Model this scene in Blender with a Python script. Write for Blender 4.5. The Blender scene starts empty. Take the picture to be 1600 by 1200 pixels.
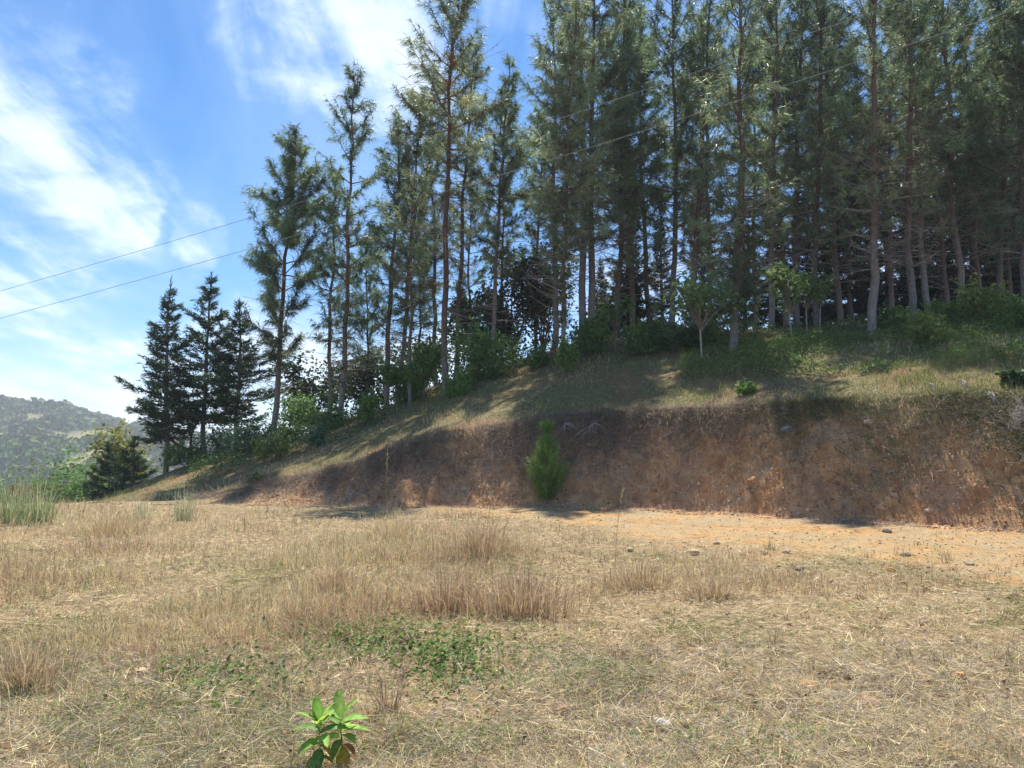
import bpy, math
import numpy as np
from mathutils import Vector

# ------------------------------------------------------------------ camera
S = bpy.context.scene
C = S.collection
R = math.radians
CAMZ = 1.5
PITCH = math.atan(100 / 1200)
SP, CP = math.sin(PITCH), math.cos(PITCH)
cam_d = bpy.data.cameras.new('camera')
cam = bpy.data.objects.new('camera', cam_d); C.objects.link(cam)
cam_d.sensor_width = 36; cam_d.lens = 27; cam_d.clip_end = 6000; cam_d.clip_start = .05
cam.location = (0, 0, CAMZ); cam.rotation_euler = (R(90) + PITCH, 0, 0)
S.camera = cam

# ------------------------------------------------------------------ light
SUN_EL, SUN_AZ = R(61), R(7)
EXPOSURE = 1.08
SKY_STRENGTH = 0.10
S.view_settings.view_transform = 'Standard'
S.view_settings.look = 'None'
S.view_settings.gamma = 1
S.view_settings.use_curve_mapping = False
S.view_settings.exposure = EXPOSURE
sd = Vector((math.sin(SUN_AZ) * math.cos(SUN_EL), math.cos(SUN_AZ) * math.cos(SUN_EL), math.sin(SUN_EL)))
sun_d = bpy.data.lights.new('sun', 'SUN'); sun_d.energy = 5.0; sun_d.angle = R(.6); sun_d.color = (1, .95, .86)
sun = bpy.data.objects.new('sun', sun_d); C.objects.link(sun)
sun.rotation_euler = sd.to_track_quat('Z', 'Y').to_euler()
sun.location = (0, 0, 60)

S.cycles.use_denoising = True
S.cycles.max_bounces = 6
S.cycles.diffuse_bounces = 3
S.cycles.transmission_bounces = 4
S.cycles.volume_bounces = 0
S.cycles.caustics_reflective = False
S.cycles.caustics_refractive = False


def pxdir(px, py):
    u, v = (px - 800) / 1200, (600 - py) / 1200
    d = Vector((u, CP - v * SP, SP + v * CP)); d.normalize(); return d


world = bpy.data.worlds.new('World'); S.world = world; world.use_nodes = True
nt = world.node_tree; nt.nodes.clear()


def build_world():
    N, L = nt.nodes, nt.links

    def math_(op, a, b=None, c=None, clamp=False):
        n = N.new('ShaderNodeMath'); n.operation = op; n.use_clamp = clamp
        for i, x in enumerate((a, b, c)):
            if x is None: continue
            if isinstance(x, (int, float)): n.inputs[i].default_value = x
            else: L.new(x, n.inputs[i])
        return n.outputs[0]

    def vmath(op, a, b=None):
        n = N.new('ShaderNodeVectorMath'); n.operation = op
        for i, x in enumerate((a, b)):
            if x is None: continue
            if isinstance(x, (tuple, Vector)): n.inputs[i].default_value = tuple(x)
            else: L.new(x, n.inputs[i])
        return n.outputs['Value'] if op == 'DOT_PRODUCT' else n.outputs[0]

    def noise(vec, scale, detail=6, rough=.55, dist=0.):
        n = N.new('ShaderNodeTexNoise'); n.inputs['Scale'].default_value = scale
        n.inputs['Detail'].default_value = detail; n.inputs['Roughness'].default_value = rough
        n.inputs['Distortion'].default_value = dist
        L.new(vec, n.inputs['Vector']); return n

    def sstep(x, lo, hi):
        n = N.new('ShaderNodeMapRange'); n.interpolation_type = 'SMOOTHSTEP'
        n.inputs[1].default_value = lo; n.inputs[2].default_value = hi
        L.new(x, n.inputs[0]); return n.outputs[0]

    tc = N.new('ShaderNodeTexCoord'); d = tc.outputs['Generated']
    sky = N.new('ShaderNodeTexSky'); sky.sky_type = 'NISHITA'; sky.sun_disc = False
    sky.sun_elevation = SUN_EL; sky.sun_rotation = SUN_AZ
    sky.altitude = 1700; sky.air_density = 1.0; sky.dust_density = .3; sky.ozone_density = 2.5
    hs = N.new('ShaderNodeHueSaturation'); hs.inputs['Saturation'].default_value = 1.36
    hs.inputs['Value'].default_value = .86
    L.new(sky.outputs[0], hs.inputs['Color'])
    # cloud layer seen in direction space
    sep = N.new('ShaderNodeSeparateXYZ'); L.new(d, sep.inputs[0])
    zc = math_('ADD', math_('MAXIMUM', sep.outputs[2], 0.0), .22)
    comb = N.new('ShaderNodeCombineXYZ')
    L.new(math_('DIVIDE', sep.outputs[0], zc), comb.inputs[0])
    L.new(math_('DIVIDE', sep.outputs[1], zc), comb.inputs[1])
    plane = comb.outputs[0]
    mp = N.new('ShaderNodeMapping'); mp.inputs['Rotation'].default_value = (0, 0, R(35))
    mp.inputs['Scale'].default_value = (1.5, .38, 1)
    L.new(plane, mp.inputs['Vector'])
    wn = noise(d, 2.6, 6, .6)
    warp = vmath('SCALE', vmath('SUBTRACT', wn.outputs['Color'], (.5, .5, .5)))
    warp.node.inputs['Scale'].default_value = .34
    dw = vmath('ADD', d, warp)
    dn = vmath('NORMALIZE', dw)
    blobs = [  # pixel centre, radius deg, weight
        (40, 60, 10, .5), (120, 190, 9, .6), (215, 245, 5.5, .85), (150, 270, 6, .4), (40, 330, 9, .8), (150, 385, 6, .5), (30, 420, 6, .55),
        (560, 20, 10, .85), (640, 110, 7, .7), (480, 30, 8, .4), (760, 20, 9, .6), (900, 60, 12, .55), (350, 355, 3.2, .9), (310, 425, 4.0, .55),
        (500, 560, 8, .9), (800, 470, 8, .95), (960, 460, 8, .95), (1150, 450, 8, .95), (1350, 430, 9, .9), (1600, 380, 9, .9), (640, 560, 7, .8),
        (60, 600, 6, .8), (145, 622, 6, 1.1), (260, 560, 5, .8), (330, 640, 6, .8), (20, 530, 2.2, .5), (-120, 500, 12, .4),
        (380, 560, 5, .7), (300, 160, 10, .25), (1200, 120, 16, .35), (1500, 100, 16, .4)]
    acc = None
    for px, py, r, w in blobs:
        b = pxdir(px, py)
        dot = vmath('DOT_PRODUCT', dn, b)
        m = N.new('ShaderNodeMapRange'); m.interpolation_type = 'SMOOTHSTEP'
        m.inputs[1].default_value = math.cos(R(r)); m.inputs[2].default_value = 1.0
        m.inputs[4].default_value = w
        L.new(dot, m.inputs[0])
        acc = m.outputs[0] if acc is None else math_('ADD', acc, m.outputs[0])
    # general cover outside the frame
    side = math_('MULTIPLY', sstep(math_('MULTIPLY', sep.outputs[1], -1.0), -.75, -.3), .55)
    up = math_('MULTIPLY', sstep(sep.outputs[2], .52, .75), .45)
    acc = math_('ADD', acc, math_('MAXIMUM', side, up))
    n1 = noise(mp.outputs[0], 1.6, 9, .6, .6).outputs['Fac']
    n2 = noise(plane, 6.5, 7, .62, .3).outputs['Fac']
    tex = math_('ADD', math_('MULTIPLY', math_('SUBTRACT', n1, .5), 1.5), math_('MULTIPLY', math_('SUBTRACT', n2, .5), .55))
    gain = math_('ADD', math_('MULTIPLY', tex, 1.9), .50)
    band = math_('SUBTRACT', 1.0, sstep(sep.outputs[2], .015, .20))
    acc = math_('ADD', acc, math_('MULTIPLY', band, .45))
    gain = math_('ADD', gain, math_('MULTIPLY', band, .22))
    dens = math_('MULTIPLY', math_('MINIMUM', acc, 1.15), math_('MAXIMUM', gain, 0.0))
    cl = math_('MULTIPLY', sstep(dens, .0, 1.1), .82)
    thin = math_('MULTIPLY', math_('MULTIPLY', sstep(n1, .22, .70), sstep(sep.outputs[2], .12, .36)), .34)
    cl = math_('MAXIMUM', cl, thin)
    shade = N.new('ShaderNodeMixRGB'); shade.inputs[1].default_value = (.36, .47, .66, 1)
    shade.inputs[2].default_value = (.56, .62, .70, 1)
    L.new(sstep(dens, .4, 1.1), shade.inputs[0])
    mul = N.new('ShaderNodeVectorMath'); mul.operation = 'SCALE'; mul.inputs['Scale'].default_value = 1 / SKY_STRENGTH
    L.new(shade.outputs[0], mul.inputs[0])
    mix = N.new('ShaderNodeMixRGB'); L.new(cl, mix.inputs[0]); L.new(hs.outputs[0], mix.inputs[1]); L.new(mul.outputs[0], mix.inputs[2])
    bg = N.new('ShaderNodeBackground'); bg.inputs['Strength'].default_value = SKY_STRENGTH
    L.new(mix.outputs[0], bg.inputs['Color'])
    out = N.new('ShaderNodeOutputWorld'); L.new(bg.outputs[0], out.inputs['Surface'])


build_world()

# ------------------------------------------------------------------ numeric helpers
rs = np.random.RandomState(7)


def vnoise(x, y, seed=0):
    x = np.asarray(x, float) + seed * 17.31; y = np.asarray(y, float) - seed * 9.77
    xi, yi = np.floor(x), np.floor(y); fx, fy = x - xi, y - yi
    fx, fy = fx * fx * (3 - 2 * fx), fy * fy * (3 - 2 * fy)

    def h(i, j):
        n = np.sin(i * 127.1 + j * 311.7 + seed * 74.7) * 43758.5453
        return n - np.floor(n)
    return (h(xi, yi) * (1 - fx) + h(xi + 1, yi) * fx) * (1 - fy) + (h(xi, yi + 1) * (1 - fx) + h(xi + 1, yi + 1) * fx) * fy


def fbm(x, y, seed=0, oct=3):
    s, a, t = 0, 1., 0.
    for k in range(oct):
        s = s + a * vnoise(np.asarray(x) * 2 ** k, np.asarray(y) * 2 ** k, seed + k); t += a; a *= .5
    return s / t - .5


def ss(x, lo, hi):
    t = np.clip((x - lo) / (hi - lo), 0, 1); return t * t * (3 - 2 * t)


def py2z(py, Y):
    v = (600 - py) / 1200
    return CAMZ + (SP + v * CP) / (CP - v * SP) * Y


def px2x(px, py, Y):
    v = (600 - py) / 1200
    return (px - 800) / 1200 / (CP - v * SP) * Y


# ------------------------------------------------------------------ terrain function
PX = np.array([-900, -300, 0, 150, 300, 450, 600, 700, 800, 900, 1000, 1150, 1300, 1450, 1600, 1900, 2300], float)
AC = (PX - 800) / 1200
fD0 = np.array([22, 22, 22, 22, 21.5, 20.5, 20, 20, 20, 19.5, 19, 17.5, 16, 15, 14, 12.5, 11])
fRUN = np.array([2, 2, 2, 2, 1.6, 1.5, 1.6, 1.7, 1.75, 1.75, 1.75, 1.75, 1.75, 1.75, 1.75, 1.75, 1.75])
TOPPY = np.array([800, 800, 796, 790, 779, 750, 712, 680, 664, 652, 645, 636, 628, 617, 613, 603, 590], float)
fD2 = np.array([30, 30, 31, 32, 32, 31, 31, 31, 31, 31, 31, 31, 30, 29, 28, 26, 24], float)
CRPY = np.array([820, 815, 803, 768, 724, 688, 634, 598, 562, 534, 523, 516, 510, 502, 496, 482, 470], float)
fK = np.array([.12, .12, .12, .12, .13, .12, .1, .06, .04, .03, .03, .02, .02, .02, .02, .02, .02])
fW = np.array([.4, .4, .4, .4, .5, .8, 1.5, 2.6, 4.2, 5.6, 6.3, 6.8, 6.4, 5.8, 5.2, 4.6, 4.2])
fD1 = fD0 + fRUN
fZ1 = np.maximum(py2z(TOPPY, fD1), -.12)
fZ2 = py2z(CRPY, fD2)


def prof(a):
    g = lambda f: np.interp(a, AC, f)
    return g(fD0), g(fD1), g(fZ1), g(fD2), g(fZ2), g(fK), g(fW)


def ground_z(x, y, fine=True):
    x = np.asarray(x, float); y = np.asarray(y, float)
    a = x / np.maximum(y, .5)
    D0, D1, z1, D2, z2, k, w = prof(a)
    hb = np.clip(z1 / 1.5, 0, 1)
    wob = (fbm(x * .35, y * .1, 3, 2) * .9 + fbm(x * 1.4, y * .3, 5, 2) * .35) * hb
    D0w, D1w = D0 + wob, D1 + wob * .8
    t = np.clip((y - D0w) / (D1w - D0w), 0, 1)
    zb = z1 * np.interp(t, [0, .1, .25, .6, .88, 1], [0, .09, .25, .62, .9, 1])
    t2 = np.clip((y - D1w) / (D2 - D1w), 0, 1)
    z = zb + (z2 - z1) * t2 ** .95
    z = z - k * np.maximum(y - D2, 0)
    left = ss(-a, .38, .62)          # the field drops away beyond its left edge
    z = z - left * np.maximum(y - 21, 0) * .07
    if fine:
        bank = ss(t, 0, .15) * ss(1 - t, 0, .1) * hb
        slope = ss(t2, 0, .03)
        fld = 1 - ss(t, 0, .1)
        z = z + fld * (fbm(x * .7, y * .7, 11, 3) * .12 + fbm(x * 3.1, y * 3.1, 12, 3) * .085)
        z = z + bank * (fbm(x * 1.8, y * 1.1, 13, 3) * .36 + fbm(x * 5, y * 4, 14, 3) * .22)
        z = z + slope * (fbm(x * .5, y * .5, 15, 3) * .3 + fbm(x * 2.5, y * 2.5, 16, 3) * .12)
    return z


def gz(x, y): return float(ground_z(x, y))


def place(px, Y, py=700):
    x = px2x(px, py, Y); z = gz(x, Y)
    for _ in range(3):      # refine the column with the real height
        zz = (z - CAMZ) / Y; v = (zz * CP - SP) / (CP + zz * SP)
        x = (px - 800) / 1200 / (CP - v * SP) * Y; z = gz(x, Y)
    return x, Y, z


def pix2ground(px, py):
    u, v = (px - 800) / 1200, (600 - py) / 1200
    dx, dy, dz = u, CP - v * SP, SP + v * CP
    t = np.linspace(2, 45, 6000)
    d = CAMZ + dz * t - ground_z(dx * t, dy * t)
    i = np.argmax(d < 0) if (d < 0).any() else -1
    return float(dx * t[i]), float(dy * t[i]), float(ground_z(dx * t[i], dy * t[i]))


# ------------------------------------------------------------------ mesh helpers
def make_mesh(name, V, tris=None, quads=None, mat=None, col=None, smooth=False, attr='Col'):
    V = np.asarray(V, np.float32).reshape(-1, 3)
    me = bpy.data.meshes.new(name)
    me.vertices.add(len(V)); me.vertices.foreach_set('co', V.ravel())
    parts, tot = [], []
    if quads is not None and len(quads):
        quads = np.asarray(quads, np.int32).reshape(-1, 4); parts.append(quads.ravel()); tot.append(np.full(len(quads), 4))
    if tris is not None and len(tris):
        tris = np.asarray(tris, np.int32).reshape(-1, 3); parts.append(tris.ravel()); tot.append(np.full(len(tris), 3))
    idx = np.concatenate(parts); tot = np.concatenate(tot)
    start = np.concatenate([[0], np.cumsum(tot)[:-1]]).astype(np.int32)
    me.loops.add(len(idx)); me.loops.foreach_set('vertex_index', idx)
    me.polygons.add(len(tot)); me.polygons.foreach_set('loop_start', start)
    me.polygons.foreach_set('use_smooth', np.full(len(tot), smooth, bool))
    me.update(calc_edges=True)
    if col is not None:
        col = np.asarray(col, np.float32)
        if col.shape[1] == 3: col = np.hstack([col, np.ones((len(col), 1), np.float32)])
        ca = me.color_attributes.new(attr, 'FLOAT_COLOR', 'POINT'); ca.data.foreach_set('color', col.ravel())
    if mat is not None: me.materials.append(mat)
    return me


def obj(name, me, parent=None, loc=None):
    o = bpy.data.objects.new(name, me); C.objects.link(o)
    if parent is not None: o.parent = parent
    if loc is not None: o.location = loc
    return o


def tag(o, label=None, cat=None, group=None, kind=None):
    if label: o['label'] = label
    if cat: o['category'] = cat
    if group: o['group'] = group
    if kind: o['kind'] = kind
    return o


def empty(name, loc, rz=0):
    o = bpy.data.objects.new(name, None); C.objects.link(o); o.location = loc; o.rotation_euler = (0, 0, rz)
    o.empty_display_size = .2
    return o


class Soup:
    """collects triangles / quads with colours"""
    def __init__(s): s.V, s.T, s.Q, s.K, s.n = [], [], [], [], 0

    def add(s, V, tris=None, quads=None, col=(.5, .5, .5)):
        V = np.asarray(V, float).reshape(-1, 3)
        if tris is not None and len(tris): s.T.append(np.asarray(tris).reshape(-1, 3) + s.n)
        if quads is not None and len(quads): s.Q.append(np.asarray(quads).reshape(-1, 4) + s.n)
        col = np.asarray(col, float)
        if col.ndim == 1: col = np.tile(col, (len(V), 1))
        s.V.append(V); s.K.append(col); s.n += len(V)

    def mesh(s, name, mat, smooth=False):
        return make_mesh(name, np.concatenate(s.V), np.concatenate(s.T) if s.T else None,
                         np.concatenate(s.Q) if s.Q else None, mat, np.concatenate(s.K), smooth)


def unit(v): return v / np.maximum(np.linalg.norm(v, axis=-1, keepdims=True), 1e-9)


def tri_blades(s, P, D, L, W, col, r):
    """one thin triangle each: base centre P, direction D"""
    n = len(P); D = unit(D)
    side = unit(np.cross(D, r.normal(size=(n, 3)))) * (np.asarray(W).reshape(-1, 1) * .5)
    V = np.stack([P - side, P + side, P + D * np.asarray(L).reshape(-1, 1)], 1).reshape(-1, 3)
    s.add(V, np.arange(3 * n).reshape(-1, 3), None, np.repeat(col, 3, 0))


def bent_blades(s, P, H, lean, L, W, col, r):
    """standing blades: 5 points each, H = heading angle, lean 0..1"""
    n = len(P); L = np.asarray(L).reshape(-1, 1); lean = np.asarray(lean).reshape(-1, 1)
    h = np.stack([np.cos(H), np.sin(H), np.zeros(n)], 1)
    fa = r.uniform(0, 2 * np.pi, n)
    sd_ = np.stack([np.cos(fa), np.sin(fa), np.zeros(n)], 1) * (np.asarray(W).reshape(-1, 1) * .5)
    up = np.array([0, 0, 1.])
    mid = P + up * L * .55 * (1 - .3 * lean) + h * L * lean * .35
    tip = P + up * L * (1 - .55 * lean) + h * L * lean * .95
    V = np.stack([P - sd_, P + sd_, mid + sd_ * .7, mid - sd_ * .7, tip], 1).reshape(-1, 3)
    b = np.arange(n)[:, None] * 5
    s.add(V, b + np.array([[3, 2, 4]]), b + np.array([[0, 1, 2, 3]]), np.repeat(col, 5, 0))


def leaves(s, P, Nn, size, col, r, asp=.45, fold=.15):
    """rhombic two-triangle leaves around normals Nn"""
    n = len(P); Nn = unit(Nn); size = np.asarray(size).reshape(-1, 1)
    a = unit(np.cross(Nn, r.normal(size=(n, 3)))); b = np.cross(Nn, a)
    V = np.stack([P - a * size * .5, P + b * size * asp * .5 + Nn * size * fold, P + a * size * .5, P - b * size * asp * .5 + Nn * size * fold], 1).reshape(-1, 3)
    k = np.arange(n)[:, None] * 4
    s.add(V, np.concatenate([k + np.array([[0, 1, 2]]), k + np.array([[0, 2, 3]])]), None, np.repeat(col, 4, 0))


def tube(s, pts, rad, sides=6, col=(.2, .15, .1), cap=True):
    pts = np.asarray(pts, float); n = len(pts)
    rad = np.broadcast_to(np.asarray(rad, float), (n,))
    T = unit(np.gradient(pts, axis=0))
    ref = np.array([0.31, .95, .05]) if abs(T[0][2]) > .7 else np.array([0, 0, 1.])
    A = unit(np.cross(T, ref)); B = np.cross(T, A)
    th = np.linspace(0, 2 * np.pi, sides, endpoint=False)
    V = pts[:, None] + rad[:, None, None] * (np.cos(th)[None, :, None] * A[:, None] + np.sin(th)[None, :, None] * B[:, None])
    i = np.arange(n - 1)[:, None] * sides; j = np.arange(sides)[None]; j2 = (j + 1) % sides
    Q = np.stack([i + j, i + j2, i + sides + j2, i + sides + j], -1).reshape(-1, 4)
    col = np.asarray(col, float)
    if col.ndim == 2: col = np.repeat(col, sides, 0)
    s.add(V.reshape(-1, 3), None, Q, col)


# ------------------------------------------------------------------ materials
def new_mat(name):
    m = bpy.data.materials.new(name); m.use_nodes = True; m.node_tree.nodes.clear(); return m, m.node_tree.nodes, m.node_tree.links


def leaf_mat(name, transl=.35, rough=.55, spec=.25, vary=.25, nscale=6.0):
    m, N, L = new_mat(name)
    at = N.new('ShaderNodeAttribute'); at.attribute_name = 'Col'
    geo = N.new('ShaderNodeNewGeometry')
    no = N.new('ShaderNodeTexNoise'); no.inputs['Scale'].default_value = nscale; no.inputs['Detail'].default_value = 2
    L.new(geo.outputs['Position'], no.inputs['Vector'])
    mr = N.new('ShaderNodeMapRange'); mr.inputs[1].default_value = .25; mr.inputs[2].default_value = .75
    mr.inputs[3].default_value = 1 - vary; mr.inputs[4].default_value = 1 + vary
    L.new(no.outputs['Fac'], mr.inputs[0])
    sc = N.new('ShaderNodeVectorMath'); sc.operation = 'SCALE'; L.new(at.outputs['Color'], sc.inputs[0]); L.new(mr.outputs[0], sc.inputs['Scale'])
    p = N.new('ShaderNodeBsdfPrincipled'); p.inputs['Roughness'].default_value = rough; p.inputs['Specular IOR Level'].default_value = spec
    L.new(sc.outputs[0], p.inputs['Base Color'])
    out = N.new('ShaderNodeOutputMaterial')
    if transl > 0:
        t = N.new('ShaderNodeBsdfTranslucent'); L.new(sc.outputs[0], t.inputs['Color'])
        mx = N.new('ShaderNodeMixShader'); mx.inputs[0].default_value = transl
        L.new(p.outputs[0], mx.inputs[1]); L.new(t.outputs[0], mx.inputs[2]); L.new(mx.outputs[0], out.inputs['Surface'])
    else:
        L.new(p.outputs[0], out.inputs['Surface'])
    return m


def bark_mat(name):
    m, N, L = new_mat(name)
    at = N.new('ShaderNodeAttribute'); at.attribute_name = 'Col'
    tc = N.new('ShaderNodeTexCoord')
    mp = N.new('ShaderNodeMapping'); mp.inputs['Scale'].default_value = (14, 14, 3.2); L.new(tc.outputs['Object'], mp.inputs['Vector'])
    vo = N.new('ShaderNodeTexVoronoi'); vo.inputs['Scale'].default_value = 1.0; L.new(mp.outputs[0], vo.inputs['Vector'])
    no = N.new('ShaderNodeTexNoise'); no.inputs['Scale'].default_value = 2.2; no.inputs['Detail'].default_value = 6; L.new(mp.outputs[0], no.inputs['Vector'])
    mr = N.new('ShaderNodeMapRange'); mr.inputs[1].default_value = .3; mr.inputs[2].default_value = .7; mr.inputs[3].default_value = .55; mr.inputs[4].default_value = 1.4
    L.new(no.outputs['Fac'], mr.inputs[0])
    sc = N.new('ShaderNodeVectorMath'); sc.operation = 'SCALE'; L.new(at.outputs['Color'], sc.inputs[0]); L.new(mr.outputs[0], sc.inputs['Scale'])
    p = N.new('ShaderNodeBsdfPrincipled'); p.inputs['Roughness'].default_value = .85; p.inputs['Specular IOR Level'].default_value = .15
    L.new(sc.outputs[0], p.inputs['Base Color'])
    bp = N.new('ShaderNodeBump'); bp.inputs['Strength'].default_value = .7; bp.inputs['Distance'].default_value = .03
    ad = N.new('ShaderNodeMath'); ad.operation = 'ADD'; L.new(vo.outputs['Distance'], ad.inputs[0]); L.new(no.outputs['Fac'], ad.inputs[1])
    L.new(ad.outputs[0], bp.inputs['Height']); L.new(bp.outputs[0], p.inputs['Normal'])
    out = N.new('ShaderNodeOutputMaterial'); L.new(p.outputs[0], out.inputs['Surface'])
    return m


def ground_mat():
    m, N, L = new_mat('soil_and_dry_grass')
    at = N.new('ShaderNodeAttribute'); at.attribute_name = 'Mask'
    sp = N.new('ShaderNodeSeparateColor'); L.new(at.outputs['Color'], sp.inputs[0])
    geo = N.new('ShaderNodeNewGeometry'); P = geo.outputs['Position']

    def noise(scale, detail=5, rough=.6, dist=0):
        n = N.new('ShaderNodeTexNoise'); n.inputs['Scale'].default_value = scale; n.inputs['Detail'].default_value = detail
        n.inputs['Roughness'].default_value = rough; n.inputs['Distortion'].default_value = dist; L.new(P, n.inputs['Vector']); return n.outputs['Fac']

    def ramp(fac, stops):
        r = N.new('ShaderNodeValToRGB'); L.new(fac, r.inputs[0]); e = r.color_ramp.elements
        while len(e) > 1: e.remove(e[-1])
        e[0].position = stops[0][0]; e[0].color = (*stops[0][1], 1)
        for p_, c_ in stops[1:]:
            q = e.new(p_); q.color = (*c_, 1)
        return r.outputs[0]

    def mix(f, a, b, mode='MIX'):
        n = N.new('ShaderNodeMixRGB'); n.blend_type = mode
        if isinstance(f, float): n.inputs[0].default_value = f
        else: L.new(f, n.inputs[0])
        for i, c in ((1, a), (2, b)):
            if isinstance(c, tuple): n.inputs[i].default_value = (*c, 1)
            else: L.new(c, n.inputs[i])
        return n.outputs[0]

    straw = ramp(noise(9, 8, .7), [(.28, (.065, .043, .027)), (.42, (.17, .12, .07)), (.55, (.31, .23, .135)), (.72, (.48, .385, .245))])
    straw = mix(ramp(noise(1.3, 5), [(.45, (0, 0, 0)), (.7, (1, 1, 1))]), straw, ramp(noise(14, 5), [(.3, (.12, .095, .05)), (.7, (.29, .235, .13))]))
    soil = ramp(noise(5, 9, .68), [(.25, (.19, .105, .05)), (.42, (.32, .185, .080)), (.56, (.41, .255, .115)), (.75, (.48, .34, .18))])
    soil = mix(ramp(noise(.8, 6, .65), [(.40, (0, 0, 0)), (.60, (.9, .9, .9))]), soil, ramp(noise(22, 5), [(.3, (.20, .15, .09)), (.7, (.42, .34, .21))]))
    bank = ramp(noise(3.2, 9, .7, .6), [(.25, (.20, .088, .042)), (.42, (.39, .185, .080)), (.55, (.52, .275, .118)), (.70, (.62, .41, .22))])
    greyf = ramp(noise(.55, 6, .65, .8), [(.45, (0, 0, 0)), (.64, (.75, .75, .75))])
    bank = mix(greyf, bank, ramp(noise(12, 6, .7), [(.3, (.19, .12, .075)), (.55, (.38, .27, .18)), (.75, (.52, .42, .31))]))
    bank = mix(ramp(noise(26, 3, .6), [(.63, (0, 0, 0)), (.70, (1, 1, 1))]), bank, (.52, .46, .38))
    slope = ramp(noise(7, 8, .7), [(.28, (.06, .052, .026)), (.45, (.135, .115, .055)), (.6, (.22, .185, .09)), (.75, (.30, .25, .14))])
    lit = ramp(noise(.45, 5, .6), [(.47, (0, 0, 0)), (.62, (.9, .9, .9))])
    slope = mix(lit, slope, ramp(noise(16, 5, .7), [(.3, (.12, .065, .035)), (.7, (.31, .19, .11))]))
    c = mix(sp.outputs[0], straw, soil)
    c = mix(sp.outputs[1], c, bank)
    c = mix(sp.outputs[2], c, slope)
    p = N.new('ShaderNodeBsdfPrincipled'); p.inputs['Roughness'].default_value = .95; p.inputs['Specular IOR Level'].default_value = .08
    L.new(c, p.inputs['Base Color'])
    bp = N.new('ShaderNodeBump'); bp.inputs['Strength'].default_value = .9; bp.inputs['Distance'].default_value = .05
    hsum = N.new('ShaderNodeMath'); hsum.operation = 'ADD'; L.new(noise(18, 8, .7), hsum.inputs[0]); L.new(noise(5, 6, .7), hsum.inputs[1])
    L.new(hsum.outputs[0], bp.inputs['Height']); L.new(bp.outputs[0], p.inputs['Normal'])
    out = N.new('ShaderNodeOutputMaterial'); L.new(p.outputs[0], out.inputs['Surface'])
    return m


def plain_mat(name, col, rough=.9, nscale=8., vary=.35, bump=.4, dist=.02):
    m, N, L = new_mat(name)
    tc = N.new('ShaderNodeTexCoord'); no = N.new('ShaderNodeTexNoise'); no.inputs['Scale'].default_value = nscale; no.inputs['Detail'].default_value = 7
    L.new(tc.outputs['Object'], no.inputs['Vector'])
    r = N.new('ShaderNodeValToRGB'); L.new(no.outputs['Fac'], r.inputs[0])
    r.color_ramp.elements[0].position = .3; r.color_ramp.elements[1].position = .7
    r.color_ramp.elements[0].color = (*[c * (1 - vary) for c in col], 1); r.color_ramp.elements[1].color = (*[min(c * (1 + vary), .9) for c in col], 1)
    p = N.new('ShaderNodeBsdfPrincipled'); p.inputs['Roughness'].default_value = rough; p.inputs['Specular IOR Level'].default_value = .2
    L.new(r.outputs[0], p.inputs['Base Color'])
    bp = N.new('ShaderNodeBump'); bp.inputs['Strength'].default_value = bump; bp.inputs['Distance'].default_value = dist
    L.new(no.outputs['Fac'], bp.inputs['Height']); L.new(bp.outputs[0], p.inputs['Normal'])
    out = N.new('ShaderNodeOutputMaterial'); L.new(p.outputs[0], out.inputs['Surface'])
    return m


M_needle = leaf_mat('pine_needles', .5, .45, .35, .2, 1.2)
M_cyp = leaf_mat('cypress_sprays', .15, .6, .2, .25, 2)
M_leaf = leaf_mat('broad_leaves', .4, .6, .2, .25, 5)
M_bright = leaf_mat('seedling_leaves', .45, .6, .2, .38, 45)
M_straw = leaf_mat('dry_straw', .25, .7, .15, .2, 9)
M_bark = bark_mat('pine_bark')
M_ground = ground_mat()
M_stone = leaf_mat('stone', 0, .9, .15, .3, 35)
M_forest = leaf_mat('far_forest', .1, .8, .1, .3, .12)

# ------------------------------------------------------------------ terrain meshes
cols_a = np.concatenate([np.linspace(-4, -1.05, 14), np.linspace(-1.0, 1.0, 440), np.linspace(1.05, 4, 14)])
pD0, pD1, pz1, pD2, pz2, pk, pw = prof(cols_a)


def rows(lo, hi, n, geo=False, last=True):
    t = np.linspace(0, 1, n, endpoint=last)[:, None]
    return lo * (hi / lo) ** t if geo else lo + (hi - lo) * t


one = np.ones_like(pD0)
seg = [rows(one * 1.5, pD0 - pw, 120, True, False), rows(pD0 - pw, pD0 - .6, 40, False, False), rows(pD0 - .6, pD1 + .5, 84, False, False),
       rows(pD1 + .5, pD2 + 2, 70, False, False), rows(pD2 + 2, pD2 + 34, 28)]
cuts = np.cumsum([0] + [len(q) for q in seg])
YY = np.concatenate(seg); XX = YY * cols_a[None]
ZZ = ground_z(XX, YY)
nr, nc = YY.shape
D0g, D1g = pD0[None] + 0 * YY, pD1[None] + 0 * YY
wn_ = fbm(XX * .6, YY * .6, 21, 4)
hbm = np.clip(pz1 / .8, 0, 1)[None] + 0 * YY
soil = ss(YY + wn_ * 3.0, (pD0 - pw)[None] - .4, (pD0 - pw)[None] + 1.6) * ss(cols_a, -.22, .02)[None]
soil = np.maximum(soil, ss(fbm(XX * .9, YY * .9, 24, 3), .16, .28) * .5)
bankm = ss(YY + fbm(XX * 1.5, YY * 1.5, 22, 3) * .5, D0g - .55, D0g + .05) * hbm
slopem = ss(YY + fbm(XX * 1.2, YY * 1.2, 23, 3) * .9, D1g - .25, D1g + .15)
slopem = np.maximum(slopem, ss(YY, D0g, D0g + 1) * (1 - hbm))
MASK = np.stack([soil, bankm, slopem, np.ones_like(soil)], -1)
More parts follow.
